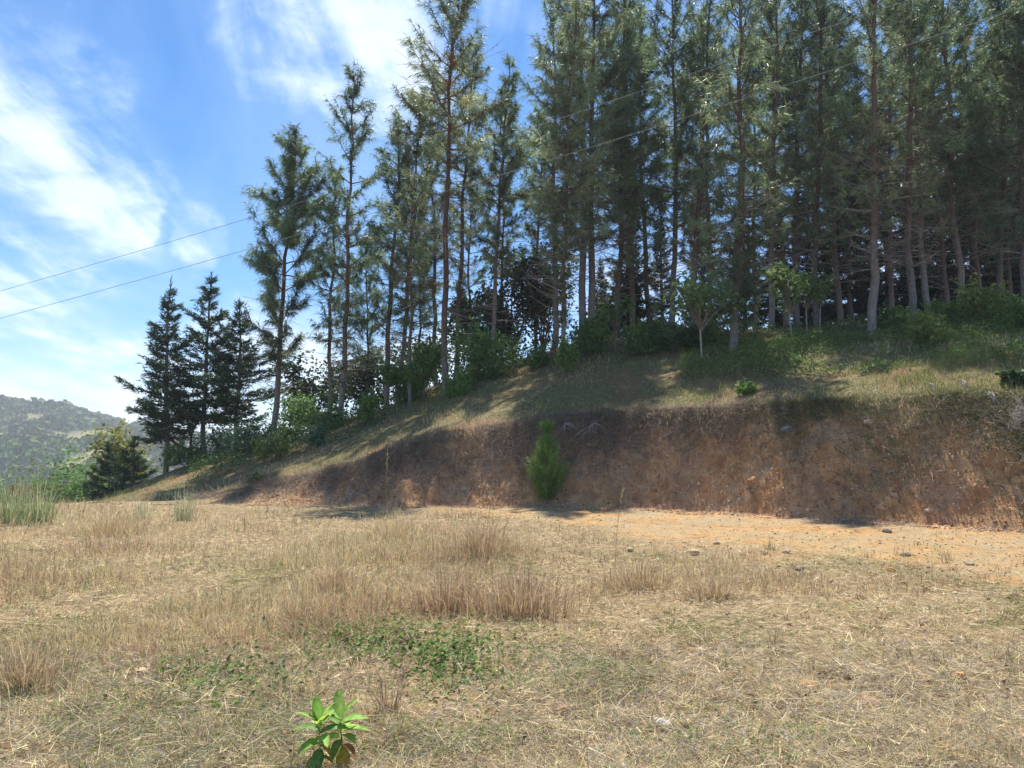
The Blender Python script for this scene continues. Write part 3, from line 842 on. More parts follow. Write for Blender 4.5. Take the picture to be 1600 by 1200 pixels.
DK, MD, BR, BL, YG = (.040, .078, .026), (.10, .195, .048), (.115, .23, .05), (.09, .155, .085), (.18, .25, .055)
BUSH = [  # px, Y, width, height, colour, leaf, n, flowers, label
    (745, 28.5, 2.7, 1.8, MD, .09, 3200, 0, 'big rounded green bush right of the tall bare red pine trunk'),
    (668, 29.3, 1.6, 2.2, BR, .09, 2400, 0, 'tall bright green bush in front of the thin pale pine trunk'),
    (623, 29.6, 1.3, 1.7, MD, .08, 1800, 0, 'upright dark green bush left of the bright one by the thin pale trunk'),
    (714, 26.8, .9, 1.0, BR, .08, 900, 0, 'small green bush at the foot of the tall bare red pine'),
    (576, 27.4, .85, 1.25, BR, .08, 900, 0, 'narrow green bush alone on the open slope below the pair of dark pines'),
    (430, 26.6, 1.2, .95, YG, .07, 1100, 14, 'light green shrub with white flower heads on the lower slope'),
    (499, 26.4, .7, .7, BL, .08, 600, 0, 'small blue-green round shrub on the lower slope'),
    (505, 30, 1.6, .9, MD, .08, 1200, 0, 'low green bush before the spire-topped pine foot'),
    (458, 28.6, 1.1, .65, MD, .07, 800, 0, 'low bush between the white-flowered shrub and the pine row'),
    (395, 30, 1.9, 1.3, BL, .08, 1400, 0, 'blue-green thicket at the foot of the leftmost full-crowned pine'),
    (335, 32.5, 1.5, 1.3, BL, .08, 1000, 0, 'grey-green bush between the middle and right cypress trunks'),
    (292, 32, 1.6, .9, MD, .08, 1000, 0, 'low bush at the foot of the brown leaning tree'),
    (470, 32.5, 2.2, 1.9, MD, .09, 1500, 0, 'bush between the full-crowned pine and the dark broadleaf tree'),
    (881, 25.4, .75, 1.35, BR, .08, 900, 0, 'narrow leafy bush just below the whitish-footed slim pine'),
    (932, 28.4, 1.6, 1.3, MD, .09, 1300, 0, 'green bush at the foot of the close reddish pair'),
    (1000, 27.6, 2.1, 1.1, MD, .09, 1600, 0, 'wide low bush right of the close reddish pair'),
    (1056, 26.8, 1.8, .95, DK, .08, 1300, 0, 'dark low bush left of the thin forked sapling'),
    (842, 28, 1.0, .8, MD, .08, 700, 0, 'small bush on the slope left of the slim moss-green pine'),
    (1102, 27.5, 1.6, .9, MD, .08, 900, 0, 'low bush behind the thin forked sapling'),
    (1450, 22.4, 1.05, 1.15, YG, .09, 700, 0, 'sunlit pale green shrub on reddish stems at the top of the bank'),
    (1392, 27.2, 1.4, 1.0, MD, .09, 1000, 0, 'bush between the thick grey pine and the two parallel trunks'),
    (1538, 25.5, 1.6, 1.45, YG, .09, 1300, 0, 'yellow-green bush in the shade near the right edge'),
    (1480, 26.5, 1.4, 1.0, MD, .09, 900, 0, 'low leafy bush right of the two parallel trunks'),
    (1590, 24.0, 1.6, 1.0, MD, .09, 1000, 0, 'low bush at the right edge above the grassy lip'),
    (1168, 20.3, .55, .35, BR, .08, 300, 0, 'small green plant on the lip of the bank'),
    (395, 22.9, .55, .35, DK, .08, 260, 0, 'small dark plant on the low left end of the bank'),
    (1590, 16.3, .5, .35, DK, .08, 500, 0, 'green plant hanging on the bank lip at the right edge'),
    (112, 46, 5.4, 722, MD, .16, 2600, 0, 'wide round bush beyond the left edge of the field'),
    (184, 39.5, 2.5, 652, (.19, .20, .035), .13, 1500, 0, 'yellow-green bush under the leftmost cypress'),
    (148, 43, 2.6, 730, BR, .13, 1200, 0, 'bright green bush below the yellow-green one at the left'),
    (62, 44, 2.8, 745, YG, .13, 1200, 0, 'yellowish shrub behind the reeds at the left edge'),
    (18, 40, 1.8, 752, (.16, .085, .045), .11, 900, 0, 'reddish brown shrub behind the reeds at the left edge'),
    (-40, 47, 4, 738, MD, .15, 1200, 0, 'green bush at the very left edge beyond the field'),
]
for k, (px, Y, w, h, c, lf, n, fl, lab) in enumerate(BUSH):
    x, y, z = place(px, Y, 650)
    if h > 100: h = py2z(h, Y) - z
    tip = tuple(min(.3, q * 2.0) for q in c)
    ms = bush_meshes(700 + k, w, h, n, lf, c, max(5, int(w * 4)), max(4, int(w * 3)), fl, tip=tip)
    put_bush('bush', ms, (x, y, z - .05), lab, 'bush', 'bushes on the slope' if px > 250 else 'bushes beyond the field')
BTREES = [(492, 36.5, 3.2, 4.2, .1, DK, 2600, 'dark broadleaf tree left of the spire-topped pine foot'), (565, 37, 3.2, 4.0, .12, DK, 2200, 'dark broadleaf tree behind the narrow pine pair'),
          (800, 36, 4.0, 6.6, .1, (.032, .05, .024), 3800, 'dark broadleaf tree right of the pointed pine'), (848, 37, 3.4, 6.0, .1, DK, 2800, 'dark broadleaf tree behind the slim moss-green pine'),
          (745, 36, 3.2, 4.4, .1, DK, 2400, 'dark broadleaf tree above the big rounded bush'), (655, 37, 3.0, 3.6, .1, DK, 1600, 'dark broadleaf tree behind the thin pale pine trunk'),
          (970, 37, 3.6, 4.4, .1, (.03, .042, .02), 2400, 'dark leafy tree in shade right of the close reddish pair')]
for k, (px, Y, w, h, tr, c, n, lab) in enumerate(BTREES):
    x, y, z = place(px, Y, 600)
    if h > 100: h = py2z(h, Y) - z
    put_bush('broadleaf_tree', bush_meshes(800 + k, w, h, n, .13, c, 16, 9, 0, tr, tip=(.07, .10, .04)), (x, y, z), lab, 'tree', 'dark broadleaf trees in the row', stemname='trunk')
SAPS = [(1097, 24.5, 2.6, 2.9, .45, 900, 'thin forked sapling with spreading pale leaves on the slope left of the wrapped pine'), (1238, 26, 1.8, 2.7, .5, 650, 'sapling with the longest straight pale stem right of the wrapped pine'),
        (1262, 27.5, 1.6, 2.3, .5, 450, 'sapling with a darker stem between the straight pale one and the pale-trunked pine'), (1282, 28, 1.5, 2.2, .5, 400, 'sapling touching the pale lower pine trunk'),
        (962, 28.8, 1.6, 2.0, .4, 350, 'sapling with flat leaf layers above the wide low bush')]
for k, (px, Y, w, h, tr, n, lab) in enumerate(SAPS):
    x, y, z = place(px, Y, 580)
    put_bush('sapling_tree', bush_meshes(850 + k, w, h, int(n * .55), .12, (.12, .19, .06), 15, 14, 0, tr, tip=(.22, .28, .09)), (x, y, z), lab, 'sapling', 'leafy saplings on the slope', stemname='trunk')

# brown leaning tree under the leftmost cypress
r = np.random.RandomState(61); wd = Soup()
x0, y0, z0 = place(298, 34, 705)
def to_local(px, py, Y=34): return np.array([px2x(px, py, Y) - x0, 0, py2z(py, Y) - z0])
for path, ra, rb in [([(300, 714), (293, 704), (278, 696), (264, 684), (257, 668), (252, 640)], .12, .04), ([(298, 706), (301, 685), (296, 660), (304, 636)], .07, .02),
                     ([(300, 703), (312, 690), (322, 672)], .04, .015), ([(298, 680), (308, 664), (318, 652)], .03, .01), ([(264, 684), (272, 662), (270, 640)], .05, .015), ([(297, 664), (286, 648), (280, 630)], .03, .01)]:
    p = np.array([to_local(*q) for q in path]); p[:, 1] += np.cumsum(r.normal(size=len(p)) * .06)
    tube(wd, p, np.linspace(ra, rb, len(p)), 6, np.array([.17, .075, .05]))
o = empty('leaning_tree', (x0, y0, z0)); tag(o, 'reddish brown tree leaning left with bare forking limbs under the cypresses', 'tree')
obj('trunk', wd.mesh('trunk', M_bark, True), o)
lf = Soup(); n = 700; cen = np.array([to_local(*q) for q in [(255, 640), (270, 635), (304, 630), (320, 650)]])
P = cen[r.randint(0, 4, n)] + r.normal(size=(n, 3)) * .42
leaves(lf, P, r.normal(size=(n, 3)) * .5 + np.array([0, 0, .7]), .12 * r.uniform(.6, 1.3, n), np.array([.035, .06, .022]) * r.uniform(.7, 1.4, (n, 1)), r)
c = obj('crown', lf.mesh('crown', M_leaf), o); c['kind'] = 'stuff'

# ------------------------------------------------------------------ young pine at the foot of the bank
def young_pine():
    r = np.random.RandomState(91); wood, cr = Soup(), Soup()
    H = 2.15
    tube(wood, np.array([[0, 0, -.1], [.01, 0, .5], [.0, .01, 1.2], [.01, 0, H * .97]]), [.035, .028, .016, .006], 6, np.array([.25, .17, .1]))
    TP, TD, TC = [], [], []
    for q, ln, n in [(.06, .26, 6), (.11, .40, 7), (.18, .50, 8), (.25, .54, 10), (.33, .50, 9), (.41, .38, 8), (.49, .30, 8), (.57, .27, 7), (.65, .20, 6), (.73, .13, 5), (.87, .19, 6), (.9, .12, 4)]:
        for b in range(n):
            a_ = b / n * 6.283 + q * 9 + r.normal() * .25; L_ = ln * 1.0 * r.uniform(.75, 1.1)
            s_ = np.linspace(0, 1, 5)[:, None]; hd = np.array([math.cos(a_), math.sin(a_), 0])
            bp = np.array([0, 0, q * H]) + hd * L_ * s_ ** .8 + np.array([0, 0, 1]) * (L_ * .75 * s_ ** 2)
            tube(wood, bp, np.linspace(.012, .005, 5), 4, np.array([.22, .16, .08]))
            s2 = np.linspace(.3, 1, 7); tp = np.stack([np.interp(s2, s_[:, 0], bp[:, k]) for k in range(3)], -1)
            TP.append(tp); TD.append(np.tile(unit(bp[-1] - bp[-2]), (7, 1)))
            br = (s2 ** 4)[:, None]
            TC.append((np.array([.12, .25, .04]) * (1 - br) + np.array([.34, .52, .12]) * br) * r.uniform(.8, 1.25))
    q = np.linspace(.3, 1, 26); TP.append(np.stack([q * 0, q * 0, q * H], -1)); TD.append(np.tile([0, 0, 1.], (26, 1))); TC.append(np.tile([.19, .34, .06], (26, 1)))
    TP, TD, TC = map(np.concatenate, (TP, TD, TC))
    tufts(cr, TP, TD, r, 13, .20, .0075, .35, .4, TC)
    x, y, z = pix2ground(855, 785)
    o = empty('young_pine', (x, y, z)); tag(o, 'small bright green young pine standing alone at the foot of the bare earth bank', 'young pine')
    obj('trunk', wood.mesh('trunk', M_bark, True), o); c = obj('crown', cr.mesh('crown', M_needle), o); c['kind'] = 'stuff'


young_pine()

# ------------------------------------------------------------------ leafy seedlings in the foreground
def leaf_blade(L_, W_, droop, col, colb=None):
    nseg = 7; s = Soup(); t = np.linspace(0, 1, nseg)
    wdt = W_ * np.sin(np.pi * np.clip(t * .93 + .05, 0, 1)) ** .8 * (1 - .25 * t); wdt[-1] = .0008
    z = -droop * L_ * t ** 2; y = L_ * t * (1 - .25 * droop * t)
    ctr = np.stack([0 * t, y, z], -1)
    lft = ctr + np.stack([-wdt / 2, 0 * t, wdt * .22], -1); rgt = ctr + np.stack([wdt / 2, 0 * t, wdt * .22], -1)
    V = np.concatenate([lft, ctr, rgt]); i = np.arange(nseg - 1)
    Q = np.concatenate([np.stack([i, i + nseg, i + nseg + 1, i + 1], -1), np.stack([i + nseg, i + 2 * nseg, i + 2 * nseg + 1, i + nseg + 1], -1)])
    c = np.tile(col, (3 * nseg, 1)).astype(float)
    c[nseg:2 * nseg] = np.array(col) * 1.45 + .02
    if colb is not None:
        m = np.tile(t, 3)[:, None]; c = c * (1 - m) + np.array(colb) * m
    s.add(V, None, Q, c); return s.mesh('leaf', M_bright, True)


def seedling(px, py, H, leafspec, label):
    r = np.random.RandomState(int(px)); x, y, z = pix2ground(px, min(py, 1199)); k = 0
    if py > 1199: y -= (py - 1199) / 1200 * 3.6 * .9; x = px2x(px, 1200, y); z = gz(x, y)
    o = empty('leafy_seedling', (x, y, z)); tag(o, label, 'seedling', 'leafy seedlings in the foreground')
    st = Soup(); t = np.linspace(0, 1, 6)
    pts = np.stack([.012 * np.sin(t * 3 + px), .01 * np.cos(t * 4), t * H - .02], -1)
    tube(st, pts, np.linspace(.0055, .003, 6), 6, np.array([.30, .33, .13])); obj('stem', st.mesh('stem', M_bark, True), o)
    for (q, az, el, L_, W_, dr, col) in leafspec:
        cb = None
        if col == 'y': cc, cb = (.28, .26, .04), (.55, .30, .03)
        elif col == 'b': cc, cb = (.22, .10, .04), (.28, .14, .05)
        else: cc = {'d': (.115, .22, .045), 'm': (.205, .34, .06), 'l': (.31, .43, .09)}[col]
        lfo = obj('leaf', leaf_blade(L_ * 1.15, W_ * 1.8, dr, cc, cb), o)
        lfo.location = (float(np.interp(q, t, pts[:, 0])), float(np.interp(q, t, pts[:, 1])), q * H)
        lfo.rotation_euler = (R(el), R(r.uniform(-12, 12)), R(az - 90))
        if col == 'y': lfo['label'] = 'yellowing leaf'
        if col == 'b': lfo['label'] = 'withered brown leaf'
    return o


# q along stem, azimuth (0 = right, 90 = away), elevation deg, length, width, droop, colour
seedling(536, 1212, .25, [(1, 95, 75, .12, .036, .1, 'l'), (.98, 25, 55, .115, .03, .2, 'm'), (.96, 165, 25, .15, .05, .35, 'd'), (.93, 190, 35, .11, .036, .2, 'm'), (.90, 10, 20, .12, .042, .25, 'm'),
                          (.86, -60, 30, .10, .036, .3, 'm'), (.80, 130, 25, .11, .035, .3, 'd'), (.74, 5, 10, .13, .04, .2, 'm'), (.70, 40, 25, .09, .03, .25, 'l'), (.62, 195, 15, .12, .042, .55, 'l'),
                          (.58, -110, -5, .10, .034, .5, 'd'), (.50, -15, -15, .09, .028, .5, 'b'), (.44, -90, -55, .12, .045, .2, 'y'), (.66, -40, 12, .10, .034, .35, 'm')],
         'right one of two bright seedlings at the bottom, taller, with a yellow leaf hanging below')
seedling(496, 1218, .235, [(1, 100, 80, .11, .034, .1, 'm'), (.98, 30, 60, .10, .026, .2, 'l'), (.97, 150, 60, .11, .03, .15, 'l'), (.95, 200, 45, .12, .03, .25, 'm'), (.94, 330, 55, .10, .028, .2, 'l'), (.9, 60, 40, .11, .03, .25, 'm'),
                          (.88, 260, 50, .10, .03, .3, 'l'), (.82, 170, 15, .14, .04, .3, 'd'), (.78, 15, 20, .13, .04, .3, 'd'), (.72, 300, 15, .11, .036, .35, 'm'), (.66, 215, 0, .11, .034, .4, 'm'), (.58, 190, -10, .10, .034, .4, 'm'),
                          (.55, 350, -20, .09, .03, .5, 'y'), (.46, 280, -25, .11, .036, .5, 'd'), (.35, 230, -20, .10, .03, .4, 'm'), (.3, 20, -15, .10, .03, .4, 'd')],
         'left one of two bright seedlings at the bottom, with narrow upright leaves in a rosette')

# ------------------------------------------------------------------ grasses
STRAWS = np.array([[.72, .59, .35], [.64, .505, .28], [.46, .335, .19], [.54, .46, .33], [.31, .185, .12], [.40, .35, .17]])


def straw_col(n, r, p=(.3, .25, .15, .15, .1, .05)):
    c = STRAWS[r.choice(6, n, p=p)]; return c * r.uniform(.72, 1.2, (n, 1))


def fan_points(n, r, y0, y1, a0=-.74, a1=.74, pw_=1.0):
    """uniform on screen-ish: density falls with distance"""
    u = r.uniform(size=n); y = 1 / (1 / y1 + (1 / y0 - 1 / y1) * u ** pw_)
    a = r.uniform(a0, a1, n); return a * y, y


def grass():
    r = np.random.RandomState(31)
    # lying straw over the whole field
    s = Soup()
    n = 400000
    x, y = fan_points(n, r, 2.6, 22, -.80, .80, .85)
    D0, D1, z1, D2, z2, k, w = prof(x / y)
    soilp = ss(y + fbm(x * .6, y * .6, 21, 4) * 3.0, D0 - w - .4, D0 - w + 1.6) * ss(x / y, -.22, .02)
    patch = ss(fbm(x * .9, y * .9, 24, 3), .12, .22) * .6
    clump = fbm(x * 1.7, y * 1.7, 51, 3)
    keep = (r.uniform(size=n) > np.maximum(soilp * .985, patch)) & (y < D0 - .25) & (r.uniform(size=n) < .72 + clump * 1.5)
    x, y = x[keep], y[keep]; n = len(x); z = ground_z(x, y)
    hd = r.uniform(0, 2 * np.pi, n)
    el = np.abs(r.normal(size=n)) * .35 - .05
    D = np.stack([np.cos(hd) * np.cos(el), np.sin(hd) * np.cos(el), np.sin(el)], -1)
    L_ = (.025 + .17 * r.beta(1.2, 3, n)) * (1 + .05 * y); W_ = r.uniform(.0017, .004, n) * (.45 + y * .19)
    green = vnoise(x * .9, y * .9, 53) > .68
    c = straw_col(n, r) * 1.06
    gm = green & (r.uniform(size=n) < .45); c[gm] = np.array([.17, .21, .065]) * r.uniform(.7, 1.3, (gm.sum(), 1))
    grey = (y < 6) & (r.uniform(size=n) < .3); c[grey] = np.array([.37, .34, .29]) * r.uniform(.6, 1.2, (grey.sum(), 1))
    tri_blades(s, np.stack([x, y, z + r.uniform(.0, .035, n)], -1), D, L_, W_, c, r)
    tag(obj('lying_straw', s.mesh('lying_straw', M_straw)), kind='stuff')
    # standing dry grass
    s = Soup(); n = 300000
    x, y = fan_points(n, r, 3.2, 23, -.80, .72, .75)
    D0, D1, z1, D2, z2, k, w = prof(x / y)
    px = x / y * 1200 + 800
    edge = np.interp(px, [0, 400, 700, 850, 1000, 1300, 1600], [22, 20.5, 18.5, 15.5, 12.0, 10.5, 8.5])   # far limit of the standing grass
    near = np.interp(px, [0, 300, 600, 850, 1000, 1300, 1600], [5.5, 6.2, 6.6, 6.8, 7.5, 8.2, 8.5])
    cl = fbm(x * .75, y * .75, 55, 3)
    den = ss(y, near - 1.5, near + 1.2) * (1 - ss(y + cl * 3, edge - .8, edge + .6)) * np.clip(.72 + cl * 2.2 + fbm(x * 2.4, y * 2.4, 56, 2) * 1.2, .05, 1)
    den = np.maximum(den, .035) * (y < D0 - .15) * (1 - .97 * ss(y, edge, edge + .5))
    keep = r.uniform(size=n) < den; x, y, px, cl = x[keep], y[keep], px[keep], cl[keep]; n = len(x); z = ground_z(x, y)
    hgt = (.14 + .24 * ss(cl + fbm(x * 1.9, y * 1.9, 54, 2) * .5, -.15, .25)) * np.interp(px, [0, 250, 700, 900, 1300], [1.0, 1.0, 1.0, .8, .6]) * np.interp(y, [4, 7, 10, 20], [.4, .7, 1, 1.15])
    L_ = hgt * (.3 + 1.15 * r.beta(1.5, 2.2, n)); W_ = r.uniform(.0022, .0045, n) * (.5 + y * .14)
    stem = vnoise(x * .6, y * .6, 57)
    c = straw_col(n, r, (.36, .28, .12, .12, .10, .02))
    pink = r.uniform(size=n) < ss(stem, .3, .75) * .7; c[pink] = np.array([.42, .27, .175]) * r.uniform(.7, 1.3, (pink.sum(), 1))
    gm = r.uniform(size=n) < .10; c[gm] = np.array([.22, .25, .07]) * r.uniform(.7, 1.3, (gm.sum(), 1))
    bent_blades(s, np.stack([x, y, z - .01], -1), r.uniform(0, 6.28, n), np.clip(r.beta(1.7, 1.9, n), .03, .97), L_, W_, c, r)
    tag(obj('standing_dry_grass', s.mesh('standing_dry_grass', M_straw)), kind='stuff')
    # low green weeds
    s = Soup(); n = 110000
    x, y = fan_points(n, r, 2.8, 14, -.8, .8, .9)
    m = fbm(x * .8, y * .8, 58, 3)
    spot = np.exp(-(((x + .95) / .75) ** 2 + ((y - 5.9) / .7) ** 2)) * 1.0 + np.exp(-(((x + .1) / .45) ** 2 + ((y - 5.55) / .5) ** 2)) + np.exp(-(((x + 1.9) / .6) ** 2 + ((y - 5.0) / .45) ** 2)) * .9
    keep = r.uniform(size=n) < np.clip(ss(m, .02, .25) * .42 + .03, 0, 1); x, y = x[keep], y[keep]; n = len(x)
    P = np.stack([x, y, ground_z(x, y) + r.uniform(.005, .05, n)], -1)
    leaves(s, P, r.normal(size=(n, 3)) * .5 + np.array([0, 0, 1.]), r.uniform(.012, .034, n) * (.75 + .07 * y), np.array([.20, .28, .09]) * r.uniform(.6, 1.5, (n, 1)), r, .5)
    tag(obj('low_weeds', s.mesh('low_weeds', M_leaf)), kind='stuff')
    # short dark tufts, fresh green tufts, long broken stalks and fallen leaves among the straw
    s = Soup(); m_ = 620
    cx, cy_ = fan_points(m_, r, 2.9, 12, -.78, .78, .95); kind = r.choice(3, m_, p=[.45, .4, .15])
    for kd, nb, cc, hh, sp in [(0, 16, (.17, .11, .07), .11, .05), (1, 14, (.24, .33, .08), .10, .045), (2, 26, (.50, .39, .22), .24, .06)]:
        ii = np.repeat(np.where(kind == kd)[0], nb); q = len(ii)
        x = cx[ii] + r.normal(size=q) * sp; y = cy_[ii] + r.normal(size=q) * sp
        bent_blades(s, np.stack([x, y, ground_z(x, y) - .005], -1), r.uniform(0, 6.28, q), r.beta(1.8, 1.6, q), hh * r.uniform(.4, 1.2, q), .004 * (.6 + y * .12), np.array(cc) * r.uniform(.55, 1.4, (q, 1)), r)
    tag(obj('short_tufts', s.mesh('short_tufts', M_straw)), kind='stuff')
    s = Soup(); q = 900; x, y = fan_points(q, r, 2.8, 13, -.78, .78, .95)
    hd = r.uniform(0, 6.28, q); D = np.stack([np.cos(hd), np.sin(hd), r.normal(size=q) * .1], -1)
    tri_blades(s, np.stack([x, y, ground_z(x, y) + r.uniform(.015, .05, q)], -1), D, r.uniform(.2, .5, q), r.uniform(.003, .006, q) * (.6 + y * .1), np.array([.66, .56, .38]) * r.uniform(.6, 1.1, (q, 1)), r)
    tag(obj('broken_stalks', s.mesh('broken_stalks', M_straw)), kind='stuff')
    s = Soup(); q = 330; x, y = fan_points(q, r, 2.8, 10, -.78, .78, .95)
    cl_ = np.array([[.22, .11, .05], [.34, .2, .09], [.14, .085, .05], [.42, .28, .12]])[r.randint(0, 4, q)]
    leaves(s, np.stack([x, y, ground_z(x, y) + .03], -1), r.normal(size=(q, 3)) * .5 + np.array([0, 0, 1.]), r.uniform(.025, .06, q) * (.7 + .06 * y), cl_ * r.uniform(.7, 1.2, (q, 1)), r, .6, .3)
    tag(obj('fallen_leaves', s.mesh('fallen_leaves', M_straw)), kind='stuff')
    # creeping broad-leaved vine patches
    for (cx, cy_, wx, wy, nn, lab) in [(560, 1000, 140, 38, 900, ''), (705, 1032, 120, 42, 850, ''), (350, 1055, 130, 40, 620, '')]:
        s = Soup()
        pxs = cx + r.normal(size=nn) * wx * .5; pys = cy_ + r.normal(size=nn) * wy * .5
        v = (600 - pys) / 1200; yy = CAMZ / -((SP + v * CP) / (CP - v * SP)); xx = (pxs - 800) / 1200 / (CP - v * SP) * yy
        hh = .012 + .085 * r.uniform(size=nn) ** 2
        leaves(s, np.stack([xx, yy, ground_z(xx, yy) + hh], -1), r.normal(size=(nn, 3)) * .45 + np.array([0, -.1, 1.]), r.uniform(.022, .062, nn),
               np.array([.10, .175, .04]) * r.uniform(.5, 1.6, (nn, 1)) + np.array([.05, .02, 0]) * (r.uniform(size=(nn, 1)) > .85), r, .55)
        tag(obj('creeping_vine_cover', s.mesh('creeping_vine_cover', M_leaf)), kind='stuff')
    # hillside grass
    s = Soup(); n = 165000
    x = r.uniform(-.72, .85, n); y = r.uniform(0, 1, n)
    D0, D1, z1, D2, z2, k, w = prof(x); yy = D1 - .1 + (D2 + 3 - D1) * y ** 1.25; xx = x * yy
    m = fbm(xx * .5, yy * .5, 61, 3)
    keep = r.uniform(size=n) < np.clip(.6 + m * 1.4, .12, 1); xx, yy = xx[keep], yy[keep]; n = len(xx); zz = ground_z(xx, yy)
    L_ = r.uniform(.06, .24, n) * (1 + .6 * ss(xx / yy, .3, .6)) * (.5 + 1.1 * ss(fbm(xx * 1.3, yy * 1.3, 67, 2), 0, .3)); W_ = r.uniform(.007, .015, n)
    gr = ss(vnoise(xx * .45, yy * .45, 62), .3, .7) * .6 + .3
    gsel = r.uniform(size=n) < gr
    c = straw_col(n, r, (.25, .25, .15, .15, .12, .08)) * 1.05
    c[gsel] = np.array([.19, .215, .06]) * r.uniform(.65, 1.4, (gsel.sum(), 1))
    bent_blades(s, np.stack([xx, yy, zz - .01], -1), r.uniform(0, 6.28, n), r.beta(2, 2, n), L_, W_, c, r)
    tag(obj('hillside_grass', s.mesh('hillside_grass', M_straw)), kind='stuff')
    # turf and dead stalks hanging over the lip of the bank
    s = Soup(); n = 95000
    a = r.uniform(-.42, .85, n); px = a * 1200 + 800
    D0, D1, z1, D2, z2, k, w = prof(a)
    sp_ = np.interp(px, [250, 400, 600, 850, 1000, 1150, 1300, 1600], [.35, .45, .55, .55, .5, .5, .6, .65])
    yy = D1 + .35 - np.abs(r.normal(size=n)) * sp_ * 1.1; xx = a * yy; zz = ground_z(xx, yy)
    keep = r.uniform(size=n) < np.clip(.65 + fbm(xx * .9, yy * .9, 63, 3) * 2, .08, 1); xx, yy, zz, px = xx[keep], yy[keep], zz[keep], px[keep]; n = len(xx)
    grn = ss(px, 1120, 1250); gsel = r.uniform(size=n) < grn * .6 + .08
    D = unit(np.stack([r.normal(size=n) * .5, -.75 + r.normal(size=n) * .35, -.55 + r.normal(size=n) * .5 + .5 * (r.uniform(size=n) < .3)], -1))
    c = np.array([.29, .215, .17]) * r.uniform(.5, 1.5, (n, 1)); st = r.uniform(size=n) < .3; c[st] = np.array([.33, .28, .22]) * r.uniform(.7, 1.2, (st.sum(), 1))
    c[gsel] = np.array([.15, .165, .055]) * r.uniform(.6, 1.4, (gsel.sum(), 1))
    tri_blades(s, np.stack([xx, yy, zz + .02], -1), D, r.uniform(.08, .42, n) * (1 + .5 * (px < 1150) * (r.uniform(size=n) < .35)), r.uniform(.007, .017, n), c, r)
    tag(obj('hanging_turf', s.mesh('hanging_turf', M_straw)), kind='stuff')
    # dry stalks scattered over the bare bank
    s = Soup(); n = 24000
    a = r.uniform(-.38, .85, n); px = a * 1200 + 800; D0, D1, z1, D2, z2, k, w = prof(a)
    yy = D0 - .5 + (D1 - D0 + .3) * r.uniform(size=n); xx = a * yy; zz = ground_z(xx, yy)
    keep = r.uniform(size=n) < np.clip(fbm(xx * .6, zz * .9, 64, 3) * 3 + np.interp(px, [300, 600, 800, 1000, 1600], [.75, .6, .28, .1, -.1]), 0, 1)
    xx, yy, zz = xx[keep], yy[keep], zz[keep]; n = len(xx)
    D = unit(np.stack([r.normal(size=n), -.5 + r.normal(size=n) * .4, r.normal(size=n) * .5 - .15], -1))
    c = np.array([.34, .26, .21]) * r.uniform(.5, 1.5, (n, 1))
    tri_blades(s, np.stack([xx, yy, zz + .015], -1), D, r.uniform(.06, .22, n), r.uniform(.006, .014, n), c, r)
    tag(obj('dry_stalk_litter', s.mesh('dry_stalk_litter', M_straw)), kind='stuff')
    # sunlit bramble cover behind the lip at the right
    s = Soup(); n = 26000
    a = r.uniform(.22, .78, n); D0, D1, z1, D2, z2, k, w = prof(a); t = r.uniform(size=n)
    yy = D1 + 2.6 + t * 6.0; xx = a * yy; m = fbm(xx * .6, yy * .6, 65, 3)
    keep = (r.uniform(size=n) < np.clip(.55 + m * 3, 0, 1)); xx, yy, m = xx[keep], yy[keep], m[keep]; n = len(xx)
    hh = r.uniform(.03, .5, n) * np.clip(.7 + m * 2, .2, 1.2)
    leaves(s, np.stack([xx, yy, ground_z(xx, yy) + hh], -1), r.normal(size=(n, 3)) * .5 + np.array([0, 0, .9]), r.uniform(.06, .12, n),
           np.array([.13, .20, .05]) * r.uniform(.6, 1.5, (n, 1)), r, .6)
    tag(obj('bramble_ground_cover', s.mesh('bramble_ground_cover', M_leaf)), kind='stuff')
    # low undergrowth among the trunks
    s = Soup(); n = 42000
    a = r.uniform(-.42, .75, n); D0, D1, z1, D2, z2, k, w = prof(a)
    yy = D2 - 5.5 + 7.5 * r.uniform(size=n) ** .75; xx = a * yy; m = fbm(xx * .4, yy * .4, 66, 3)
    keep = (r.uniform(size=n) < np.clip(.38 + m * 3.4, 0, 1)); xx, yy, m = xx[keep], yy[keep], m[keep]; n = len(xx)
    hh = r.uniform(.03, .55, n) * np.clip(.6 + m * 2, .2, 1.3)
    leaves(s, np.stack([xx, yy, ground_z(xx, yy) + hh], -1), r.normal(size=(n, 3)) * .5 + np.array([0, -.2, .8]), r.uniform(.06, .13, n),
           np.array([.07, .125, .035]) * r.uniform(.6, 1.7, (n, 1)), r, .5)
    tag(obj('forest_undergrowth', s.mesh('forest_undergrowth', M_leaf)), kind='stuff')


grass()


